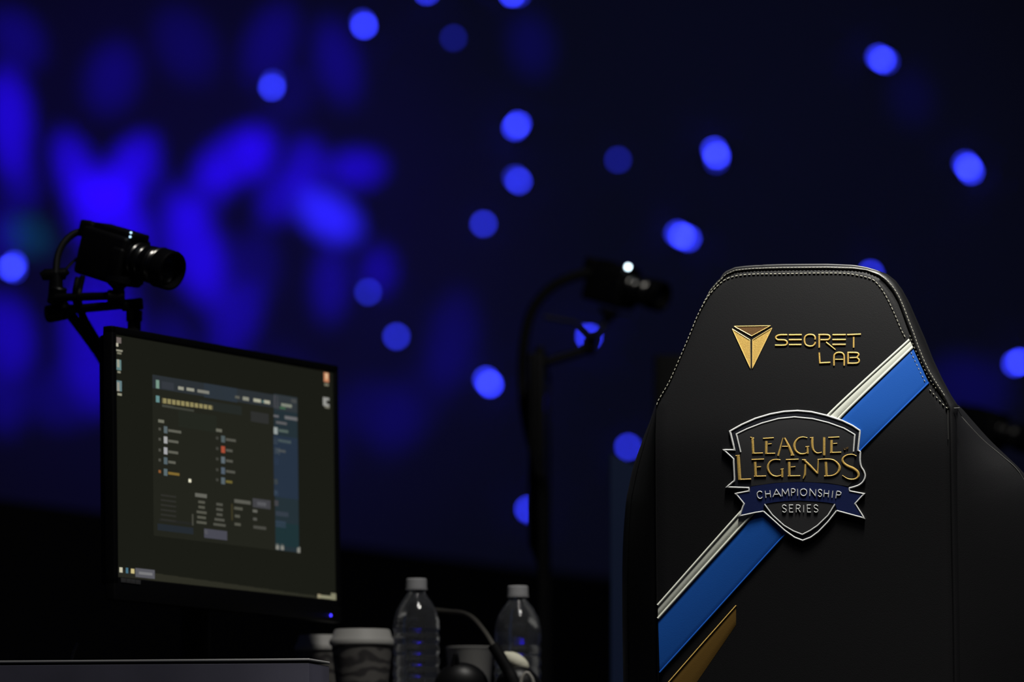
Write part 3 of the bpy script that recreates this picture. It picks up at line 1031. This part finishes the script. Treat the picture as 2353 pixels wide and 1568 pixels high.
def scr(px, py):
    """Point of the photo -> (x, z) on the screen's own plane."""
    d = MXI.to_3x3() @ ray(px, py)
    o_ = MXI @ EYE
    t = -o_.y / d.y
    p_ = o_ + d * t
    return p_.x, p_.z


E5 = lambda x, y: scr(200 + x / 2.2403, 740 + y / 2.2403)
E8 = lambda x, y: scr(330 + x / 3.4077, 840 + y / 3.4077)
scr_mats, scr_idx = [], {}
sv, sf, si = [], [], []


def rect(x0, z0, x1, z1, c, lvl):
    key = c
    if key not in scr_idx:
        scr_idx[key] = len(scr_mats)
        scr_mats.append(glow('screen_colour', c))
    x0, x1 = max(-.2985, min(x0, x1)), min(.2985, max(x0, x1))
    z0, z1 = max(-.1675, min(z0, z1)), min(.1675, max(z0, z1))
    n = len(sv)
    y = -0.0003 * lvl
    sv.extend([MX @ Vector(q) for q in ((x0, y, z0), (x1, y, z0), (x1, y, z1), (x0, y, z1))])
    sf.append([n, n + 1, n + 2, n + 3])
    si.append(scr_idx[key])


def r8(x, y, w, h, c, lvl=3):
    """centre in the photo crop, size in its px (w foreshortened)."""
    cx, cz = E8(x, y)
    a, _ = E8(x - w / 2, y - w / 2 * 0.14)
    b_, _ = E8(x + w / 2, y + w / 2 * 0.14)
    _, z0 = E8(x, y - h / 2)
    _, z1 = E8(x, y + h / 2)
    rect(a, z0, b_, z1, c, lvl)


def r5(x, y, w, h, c, lvl=3):
    r8((200 + x / 2.2403 - 330) * 3.4077, (740 + y / 2.2403 - 840) * 3.4077, w * 1.521, h * 1.521, c, lvl)


rect(-.299, -.168, .299, .168, (26, 27, 21), 0)
x0, z0 = E8(66, 72); x1, z1 = E8(1215, 1470)
rect(x0, z0, x1, z1, (34, 35, 28), 1)
# header band, glow patch, side column
a, b_ = E8(66, 72), E8(1015, 300)
rect(a[0], a[1], b_[0], E8(560, 258)[1], (43, 48, 52), 2)
r8(600, 215, 260, 110, (44, 53, 62), 2)
r8(600, 330, 330, 70, (37, 41, 38), 2)
r8(420, 440, 300, 130, (35, 38, 31), 2)
a, b_ = E8(1015, 230), E8(1215, 1468)
rect(a[0], E8(1015, 222)[1], b_[0], b_[1], (36, 48, 54), 2)
r8(1110, 300, 180, 120, (48, 54, 58), 3)
r8(1110, 800, 190, 480, (38, 50, 66), 3)
r8(1120, 1330, 180, 180, (30, 50, 54), 3)
W_, G_, T_ = (150, 150, 135), (92, 92, 84), (80, 115, 112)
for x, y, w, h, c in [
    (105, 148, 26, 66, (120, 150, 135)), (185, 160, 95, 56, (52, 56, 62)), (288, 180, 44, 26, W_), (362, 190, 60, 24, W_), (463, 207, 92, 24, (128, 128, 118)),
    (730, 250, 36, 20, G_), (796, 262, 48, 28, (140, 140, 126)), (885, 276, 58, 26, (170, 170, 150)), (962, 288, 46, 26, (170, 170, 150)), (930, 284, 16, 16, T_),
    (106, 264, 28, 52, (100, 140, 140)), (185, 322, 90, 20, (66, 68, 60)), (300, 342, 180, 18, (62, 64, 56)),
    (905, 410, 140, 80, (46, 47, 46)), (133, 438, 46, 24, (112, 112, 98)), (586, 510, 46, 24, (104, 104, 92)),
    (1035, 285, 38, 100, (84, 82, 88)), (1115, 315, 82, 24, (150, 155, 138)), (1085, 335, 44, 14, (70, 120, 80)), (1172, 280, 40, 30, (74, 76, 76)),
    (1034, 398, 40, 18, (100, 100, 104)), (1150, 415, 100, 26, (104, 104, 106)), (1075, 452, 84, 20, (92, 92, 94)),
    (1030, 512, 30, 54, (150, 158, 156)), (1090, 515, 76, 22, (82, 96, 90)), (1030, 590, 30, 54, (86, 96, 100)), (1100, 596, 100, 22, (78, 92, 92)), (1040, 672, 40, 50, (92, 100, 100)), (1082, 672, 50, 20, (86, 90, 88)),
    (1035, 750, 40, 56, (52, 66, 90)), (1032, 912, 28, 40, (120, 118, 80)), (1036, 998, 32, 40, (80, 98, 116)), (1036, 1080, 30, 44, (66, 66, 70)), (1080, 1165, 100, 36, (52, 60, 70)), (1070, 1245, 80, 50, (48, 62, 76)),
    (1044, 1420, 26, 46, (130, 130, 122)), (1082, 1424, 26, 46, (130, 130, 122)), (1210, 1446, 24, 46, (130, 130, 122)),
    (358, 904, 20, 26, (235, 232, 205)),
    (445, 1020, 92, 30, (100, 100, 92)), (770, 1070, 128, 28, (90, 90, 82)), (920, 1085, 140, 70, (66, 66, 70)), (920, 1088, 70, 30, (92, 92, 96)), (560, 1325, 180, 72, (72, 72, 82)), (485, 1305, 24, 34, (98, 98, 100)),
    (688, 1150, 14, 130, (58, 54, 34)), (380, 1210, 12, 90, (70, 70, 62)),
    (245, 1282, 280, 52, (36, 42, 48)), (245, 1225, 260, 20, (36, 37, 34)), (905, 1272, 100, 24, (72, 72, 66)), (868, 1142, 36, 22, (100, 100, 92)), (868, 1205, 30, 22, (84, 84, 78)),
]:
    r8(x, y, w, h, c)
# heading: a run of upright strokes
for k in range(34):
    f = k / 33
    r8(142 + f * 390, 276 + f * 56, 6, 40 - 8 * f, (190, 178, 120) if k % 3 else (120, 112, 78), 4)
for i, y in enumerate([(505), (585), (670), (748), (838)]):
    r8(122, y - 6, 18, 22, (78, 78, 70) if i < 4 else (140, 90, 50))
    r8(168, y, 28, 54, [(88, 100, 104), (165, 165, 165), (165, 165, 168), (84, 98, 104), (88, 104, 108)][i])
    r8(188 + [102, 80, 78, 58, 88][i] / 2, y + 12, [102, 80, 78, 58, 88][i], 20, (96, 96, 86) if i < 4 else (128, 104, 48))
for i, y in enumerate([578, 660, 742, 826, 905]):
    r8(572, y - 8, 20, 22, (64, 64, 58))
    r8(618, y, 30, 52, [(80, 92, 94), (165, 76, 54), (92, 104, 110), (80, 92, 104), (86, 98, 104)][i])
    r8(640 + [78, 52, 54, 72, 50][i] / 2, y + 8, [78, 52, 54, 72, 50][i], 20, (84, 84, 76) if i < 4 else (110, 100, 50))
for k in range(5):
    r8(450, 1072 + k * 40, [52, 50, 78, 68, 78][k], 20, (84, 84, 74))
    r8(590, 1090 + k * 40, [50, 52, 46, 78, 96][k], 20, (80, 80, 72))
for k, (x, y, w) in enumerate([(738, 1122, 66), (730, 1182, 40), (732, 1246, 48)]):
    r8(x, y, w, 22, (84, 84, 74))
for k in range(6):
    r8(190, 1024 + k * 38, 120, 14, (46, 46, 42))
# taskbar and desktop icons
for k in range(12):
    r5(350 + k * 78, 1318 + k * 11.0, 79, 46, (44, 44, 35), 1)
r5(255, 1308, 190, 46, (38, 38, 32), 1)
r5(172, 1278, 16, 26, (200, 195, 170)); r5(203, 1281, 12, 28, (70, 110, 130)); r5(232, 1284, 18, 24, (200, 185, 130)); r5(296, 1296, 100, 46, (88, 88, 94)); r5(298, 1297, 70, 14, (120, 120, 122), 4)
r5(1230, 1418, 92, 16, (140, 138, 112)); r5(1266, 1418, 26, 40, (130, 128, 104)); r5(1192, 1413, 16, 20, (165, 150, 120))
r5(161, 95, 24, 30, (110, 100, 96)); r5(152, 118, 12, 18, (190, 185, 165)); r5(162, 148, 36, 9, (150, 148, 130)); r5(163, 162, 22, 10, (120, 118, 100))
r5(161, 222, 24, 54, (100, 130, 130)); r5(158, 214, 12, 40, (180, 170, 145)); r5(162, 259, 16, 10, (140, 138, 120))
r5(163, 330, 26, 54, (100, 125, 130)); r5(158, 334, 12, 46, (180, 165, 145)); r5(165, 374, 22, 12, (150, 148, 128))
r5(1229, 286, 26, 48, (195, 130, 95)); r5(1230, 280, 10, 30, (225, 190, 150), 4); r5(1230, 324, 22, 12, (120, 118, 100))
r5(1228, 412, 32, 44, (150, 150, 145)); r5(1236, 414, 14, 18, (30, 30, 24), 4); r5(1233, 440, 24, 10, (120, 118, 104))
link('screen', sv, sf, scr_mats, mon, fmat=si)['label'] = 'glowing screen with icons and program window'
c = at(755, 1415, 8.24)
d = MXI @ c
MB().lathe([(0.0022, 0), (0.002, -0.001), (0, -0.0014)], MX @ Matrix.Translation(scr(755, 1415)[0:1] + (-0.0035,) + scr(755, 1415)[1:2]), 12, 'Y').build('power_light', glow('blue_power_light', (60, 50, 255), 3.5), mon)['label'] = 'small blue power light'
lg = MB()
for k in range(4):
    x, z = E5(178 + k * 24, 1332 + k * 3)
    lg.box((x, -0.0035, z), (0.014, 0.001, 0.006), MX, 0.0002)
lg.build('badge', mat('dim_badge', (0.10, 0.10, 0.10), 0.5), mon)

# ------------------------------------------------------------------ cameras on arms
AX = Vector((0.755, -0.59, -0.285)).normalized()
SIDE = AX.cross(Vector((0, 0, 1))).normalized()
UPC = SIDE.cross(AX).normalized()
CAMROT = Matrix((( AX.x, SIDE.x, UPC.x, 0), (AX.y, SIDE.y, UPC.y, 0), (AX.z, SIDE.z, UPC.z, 0), (0, 0, 0, 1)))


def video_camera(loc, label):
    m = Matrix.Translation(loc) @ CAMROT
    t = thing('video_camera', loc, label, 'camera', 'player cameras on arms')
    b = MB()
    b.box((-0.045, 0, -0.006), (0.088, 0.056, 0.070), m, 0.006)
    b.box((-0.038, 0, 0.031), (0.078, 0.036, 0.012), m, 0.003)
    b.box((-0.012, 0, -0.012), (0.022, 0.062, 0.05), m, 0.005)
    b.build('body', M['plastic'], t)
    MB().box((-0.099, 0.0, 0.022), (0.026, 0.022, 0.024), m, 0.004).build('rear_plug', M['rubber'], t)
    l = MB().lathe([(0.0, -0.005), (0.025, -0.005), (0.026, 0.004), (0.0255, 0.016), (0.0235, 0.018), (0.0235, 0.022), (0.026, 0.024), (0.0265, 0.036), (0.0245, 0.038),
                    (0.0245, 0.044), (0.0275, 0.047), (0.0285, 0.052), (0.0285, 0.070), (0.0275, 0.073), (0.0245, 0.073), (0.0235, 0.066), (0.023, 0.060)], m, 48, 'X')
    lens = l.build('lens', M['satin'], t)
    MB().lathe([(0.0235, 0.0595), (0.018, 0.0625), (0.009, 0.0645), (0.0, 0.065)], m, 40, 'X').build('front_glass', M['glasslens'], lens)
    g = MB()
    for x, r in ((0.008, 0.0266), (0.0205, 0.0248), (0.041, 0.0258), (0.0490, 0.0288)):
        g.lathe([(r - 0.002, x - 0.0015), (r, x - 0.0008), (r + 0.0001, x), (r - 0.0016, x + 0.0026), (r - 0.003, x + 0.003)], m, 48, 'X')
    g.build('lens_ring', M['ringmetal'], lens)['label'] = 'thin bright lens ring'
    return t, m


def joint(mb, p, r=0.011, l=0.022, ax=(1, 0.2, 0.1)):
    p, a = Vector(p), Vector(ax).normalized()
    mb.tube([p - a * l / 2, p - a * l * 0.42, p + a * l * 0.42, p + a * l / 2], [r * 0.85, r, r, r * 0.85], 16, False)


LY = 8.02
lloc = at(312, 597, LY)
vc, vm = video_camera(lloc, 'black video camera on jointed arm above the lit monitor')
dots = MB()
for x, y in ((305.5, 539), (309.5, 545.5)):
    pass
dotm = glow('white_dot_glow', (175, 215, 245), 2.2)  # pair of small white emissive dots on the top plate
for dx, dy in ((0.0, 0.006), (0.0035, 0.0025)):
    dots.ball(vm @ Vector((-0.0045 + dx, 0.0175 + dx, 0.0368 - dx * 1.6)), 0.0016, 10, 6)
dots.build('white_dots', dotm, vc)
Z4 = lambda x, y, D=LY: at(60 + x / 4.355, 480 + y / 4.355, D)
arm = thing('camera_mount', Z4(1080, 1240, 8.0), 'black jointed clamp arm holding the camera over the lit monitor', 'camera mount')
a = MB()
a.tube([Z4(1080, 1240, 8.02), Z4(1080, 1060, 8.02)], 0.0095, 14, False)
joint(a, Z4(1080, 1075, 8.02), 0.0115, 0.016, (0, 0, 1))
a.tube([Z4(1080, 1330, 7.94), Z4(1080, 1240, 8.02)], 0.0095, 14, False)
a.build('post', M['satin'], arm)
a = MB()
a.tube([Z4(1090, 950, 8.02), Z4(520, 1000, 8.05), Z4(300, 1010, 8.06)], 0.0065, 12, False)
joint(a, Z4(1060, 960, 8.02), 0.0085, 0.030, (1, 0, 0.1))
a.build('lower_rod', M['satin'], arm)
a = MB()
a.tube([Z4(300, 890, 8.04), Z4(900, 870, 8.01)], 0.006, 12, False)
joint(a, Z4(900, 880, 8.01), 0.010, 0.024, (1, 0, 0))
a.build('upper_rod', M['satin'], arm)
a = MB()
joint(a, Z4(310, 870, 8.05), 0.0125, 0.026, (0.2, -0.2, 1))
joint(a, Z4(300, 1040, 8.06), 0.0125, 0.030, (1, -0.2, 0.15))
a.tube([Z4(300, 900, 8.05), Z4(300, 640, 8.05)], [0.012, 0.009], 14, False)
a.build('elbow', M['satin'], arm)
a = MB()
a.tube([Z4(150, 680, 8.05), Z4(190, 660, 8.05), Z4(400, 650, 8.05), Z4(415, 665, 8.05)], [0.006, 0.0085, 0.0085, 0.005], 12, False)
a.build('locking_lever', M['satin'], arm)
a = MB()
a.lathe([(0.018, 0.0), (0.018, 0.006), (0.012, 0.012), (0.008, 0.016), (0.008, 0.026)], Matrix.Translation(Z4(925, 815, 8.01)) @ Matrix.Scale(-1, 4, (0, 0, 1)) @ Matrix.Translation((0, 0, -0.018)), 24)
a.lathe([(0.02, 0.0), (0.02, 0.008)], Matrix.Translation(Z4(930, 748, 8.01)) @ Matrix.Rotation(R(14), 4, 'Y'), 24)
a.build('ball_head', M['satin'], arm)
c1 = MB().tube([Z4(600, 250, 8.08), Z4(500, 240, 8.08), Z4(380, 340, 8.07), Z4(315, 480, 8.06), Z4(300, 660, 8.045)], 0.0052, 10)
c1.tube([Z4(570, 480, 8.08), Z4(500, 510, 8.07), Z4(400, 610, 8.06), Z4(340, 720, 8.05)], 0.0022, 8)
c1.tube([Z4(340, 900, 8.085), Z4(400, 1000, 8.09), Z4(560, 1210, 8.12), Z4(760, 1500, 8.14), Z4(900, 1800, 8.16)], 0.0075, 10)
c1.tube([Z4(520, 690, 8.03), Z4(490, 850, 8.03), Z4(520, 1000, 8.07), Z4(700, 1320, 8.12), Z4(900, 1800, 8.15)], 0.0042, 8)
c1.tube([Z4(570, 670, 8.03), Z4(540, 800, 8.03), Z4(530, 900, 8.03), Z4(580, 1080, 8.08), Z4(760, 1400, 8.13), Z4(900, 1800, 8.14)], 0.0042, 8)
tag(c1.build('cable_bundle', M['rubber']), 'black cables looping from the left camera down behind the lit monitor', 'cable')

# middle camera
MY = 10.3
kk = LY / MY
mloc = at(1538 - (425 - 312) * kk, 668 - (600 - 592) * kk, MY)
vc2, vm2 = video_camera(mloc, 'blurred black video camera just left of the chair top')
MB().ball(vm2 @ Vector((-0.004, 0.0175, 0.0365)), 0.0036, 10, 6).build('white_dots', glow('white_dot_glow', (215, 240, 255), 11), vc2)  # one larger white emissive dot on the top plate
arm = thing('camera_mount', at(1245, 832, MY), 'black bent arm holding the middle camera over the edge-on monitor', 'camera mount')
a = MB().tube([at(1245, 831, MY + .02), at(1245, 815, MY + .02)], 0.010, 12, False)
a.build('post', M['satin'], arm)
a = MB().tube([at(1245, 836, MY), at(1350, 804, MY)], 0.008, 12, False)
a.tube([at(1358, 780, MY - .02), at(1386, 752, MY), at(1399, 735, MY)], 0.0042, 12, False)
a.tube([at(1250, 728, MY), at(1320, 740, MY), at(1356, 777, MY)], 0.0036, 12, False)
a.build('rod', M['satin'], arm)
a = MB()
joint(a, at(1358, 781, MY), 0.0085, 0.016, (0.3, -1, 0.3))
joint(a, at(1352, 802, MY), 0.0105, 0.022, (1, -0.3, -0.3))
a.tube([at(1359, 782, MY), at(1355, 800, MY)], 0.008, 12, False)
a.build('elbow', M['satin'], arm)
a = MB().lathe([(0.018, 0), (0.018, 0.008)], Matrix.Translation(at(1398, 722, MY)) @ Matrix.Rotation(R(14), 4, 'Y'), 20)
a.tube([at(1397, 738, MY), at(1398, 722, MY)], 0.010, 12, False)
a.build('ball_head', M['satin'], arm)
c1 = MB().tube([at(1372, 628, MY + .03), at(1335, 630, MY + .03), at(1270, 658, MY + .03), at(1222, 715, MY + .03), at(1203, 800, MY + .03), at(1202, 900, MY + .03), at(1212, 980, MY), at(1236, 1075, MY - .25), at(1246, 1150, MY - .26), at(1246, 1500, MY - .26), at(1246, 1680, MY - .26)], 0.0095, 10)
tag(c1.build('cable', M['rubber']), 'thick black cable arching left from the middle camera', 'cable')

# edge-on monitor under it
def turned_monitor(px, pyt, y, yaw, label, ztop_z=None, base=DESK_Z, stand=True):
    c = at(px, pyt, y)
    cz = c.z - 0.179
    m = Matrix.Translation((c.x, c.y, cz)) @ Rz(yaw)
    t = thing('monitor', (c.x, c.y, base), label, 'monitor')
    monitor_body(m, t, bulge=False)
    MB().box((0, 0.001, 0), (0.598, 0.004, 0.336), m, 0.0005).build('screen', M['glasslens'], t)
    if stand: monitor_stand(m, t, base, 0.0, -0.215)
    return t


turned_monitor(1254, 832, MY + 0.12, R(88.5), 'dark monitor seen edge-on, left of the chair')
# divider behind the chair
dv = MB()
dz = at(1430, 1056, 9.5).z
p0, p1 = at(1403, 1043, 9.50), at(1500, 1092, 9.52)
dv.grid([[Vector((p.x, p.y, 0)), Vector((p.x, p.y, p.z)), Vector((p.x, p.y + .025, p.z)), Vector((p.x, p.y + .025, 0))] for p in (p0, p1)], close_u=True, cap0=True, cap1=True)
tag(dv.build('divider_screen', M['divider'], smooth=False), 'dark blue upright divider with sloping top, half hidden behind the chair left shoulder', 'divider')
# tall dark speaker-like column behind the chair head
cc = at(1560, 815, 11.0)
tw = MB().box((cc.x, cc.y + 0.03, cc.z / 2), (0.095, 0.06, cc.z), None, 0.004)
tag(tw.build('dark_post', M['rubber']), 'dark upright post just left of the chair head', 'post')

# right camera on a floor stand behind the chair
RY = 11.4
kk = LY / RY
rloc = at(2305 - (319 - 312) * kk, 985 + 12 * kk, RY)
vc3, vm3 = video_camera(rloc, 'blurred black video camera at the right edge behind the chair')
st3 = thing('camera_stand', (rloc.x - 0.03, rloc.y + .02, 0), 'black stand under the right camera behind the chair', 'stand')
a = MB().tube([Vector((rloc.x - .03, rloc.y + .02, 0.02)), rloc + Vector((-0.03, 0.02, -0.042))], 0.014, 12, False)
a.build('pole', M['satin'], st3)
MB().lathe([(0.16, 0.0), (0.16, 0.012), (0.02, 0.022)], Matrix.Translation((rloc.x - .03, rloc.y + .02, 0)), 32).build('base', M['satin'], st3)

# ------------------------------------------------------------------ cups, bottles, headset
BY = 8.3
SC = FPX / BY


def cup(px, py_top, y, label, rim_w):
    k = FPX / y
    top = at(px, py_top, y)
    h = top.z - DESK_Z
    r = rim_w / k / 2
    t = thing('paper_cup', (top.x, y, DESK_Z), label, 'cup', 'lidded paper cups on the left desk')
    m = Matrix.Translation((top.x, y, DESK_Z))
    MB().lathe([(0, 0.003), (r * .66, 0.0), (r * .68, 0.004), (r * .94, h - 0.022), (r * .9, h - 0.02), (0, h - 0.02)], m, 48).build('sleeve', M['cup'], t)
    MB().lathe([(r * .95, h - 0.024), (r * 1.0, h - 0.022), (r * 1.01, h - 0.018), (r * .97, h - 0.014), (r * .92, h - 0.012), (r * .86, h - 0.002), (r * .82, h), (r * .76, h - 0.0005), (r * .74, h - 0.004), (0, h - 0.004)], m, 48).build('lid', M['paper'], t)
    return t


cup(832, 1447, 8.30, 'white lidded paper cup with printed scroll pattern beside the left bottle', 150)
cup(742, 1461, 8.46, 'white lidded paper cup half hidden behind the patterned cup', 130)


def bottle(px, py_top, y, label):
    top = at(px, py_top, y)
    h = top.z - DESK_Z
    t = thing('water_bottle', (top.x, y, DESK_Z), label, 'bottle', 'clear water bottles on the left desk')
    m = Matrix.Translation((top.x, y, DESK_Z))
    r = 0.0345
    pr = [(0.0, 0.006), (r * .55, 0.004), (r * .72, 0.0), (r * .92, 0.006), (r, 0.018)]
    z = 0.022
    while z < h * 0.60:
        pr += [(r, z), (r * .955, z + 0.004), (r * .955, z + 0.007), (r, z + 0.011)]
        z += 0.0165
    pr += [(r, h * .64), (r * .97, h * .70), (r * .86, h * .77), (r * .66, h * .83), (r * .46, h * .875), (r * .38, h * .90), (r * .38, h * .93)]
    body = MB().lathe(pr, m, 48)
    body.lathe([(0.0115, h * .93), (0.0, h * .93)], m, 48)
    body.build('bottle_body', M['pet'], t)
    MB().lathe([(0.0, h), (0.0135, h), (0.0150, h - 0.0015), (0.0152, h - 0.013), (0.0152, h - 0.014)], m, 40).build('cap', M['cap'], t)
    MB().lathe([(0.0160, h - 0.0145), (0.0160, h - 0.0165), (0.0125, h - .0165), (0.0125, h - .0145)], m, 40).build('neck_ring', M['cap'], t)
    return t


bottle(957, 1330, 8.30, 'clear water bottle with white cap, beside the cups')
bottle(1190, 1347, 8.34, 'clear water bottle with white cap, the one behind the headset')

# white bowl
p = at(1080, 1487, 8.52)
hB = p.z - DESK_Z
wb_ = thing('paper_bowl', (p.x, p.y, DESK_Z), 'white open paper tub between the two bottles', 'tub')
MB().lathe([(0.0, 0.002), (0.022, 0.0), (0.026, 0.01), (0.036, hB - 0.004), (0.0375, hB - 0.002), (0.0375, hB), (0.0355, hB), (0.034, hB - .006), (0.024, 0.012), (0.0, 0.008)], Matrix.Translation((p.x, p.y, DESK_Z)), 40).build('tub', M['paper'], wb_)

# headset lying against the bottles
hy = 8.16
hs_ = thing('headset', at(1150, 1600, hy), 'black headset with microphone boom and cream ear cushion by the bottles', 'headset')
hs_.location.z = DESK_Z
a = MB().tube([at(995, 1402, hy + .24), at(1030, 1406, hy + .22), at(1065, 1410, hy + .18), at(1090, 1424, hy + .13), at(1118, 1458, hy + .06), at(1140, 1495, hy)], 0.0034, 10)
a.build('microphone_boom', M['boom'], hs_)['label'] = 'grey bent microphone boom'
MB().ball(at(972, 1404, hy + .25), (0.020, 0.012, 0.0125), 20, 12).build('microphone_foam', M['rubber'], hs_)
a = MB().tube([at(1132, 1482, hy), at(1158, 1525, hy), at(1180, 1570, hy), at(1196, 1640, hy)], [0.0085, 0.0095], 12)
a.build('headband', M['rubber'], hs_)
cu = MB()
cu.ball(at(1186, 1522, hy + .045), (0.021, 0.014, 0.012), 24, 14, Matrix.Rotation(R(32), 3, 'Y'))
cu.ball(at(1166, 1508, hy + .045), (0.008, 0.010, 0.006), 16, 10, Matrix.Rotation(R(20), 3, 'Y'))
cu.build('ear_cushion', M['cream'], hs_)['label'] = 'cream ear cushion'
ec = MB().ball(at(1190, 1585, hy + .03), (0.034, 0.024, 0.034), 24, 14)
ec.ball(at(1060, 1580, hy + .03), (0.040, 0.026, 0.036), 24, 14)
ec.tube([at(1035, 1600, hy + .02), at(1042, 1520, hy + .02), at(1050, 1512, hy + .02), at(1058, 1600, hy + .02)], 0.003, 8)
ec.build('ear_cup', M['satin'], hs_)
a = MB().tube([at(1196, 1600, hy - .02), at(1198, 1565, hy - .02), at(1205, 1550, hy - .02), at(1211, 1547, hy - .02), at(1217, 1551, hy - .02), at(1225, 1567, hy - .02), at(1228, 1600, hy - .02)], 0.0025, 10)
a.build('wire_loop', M['greycable'], hs_)['label'] = 'grey wire loop'
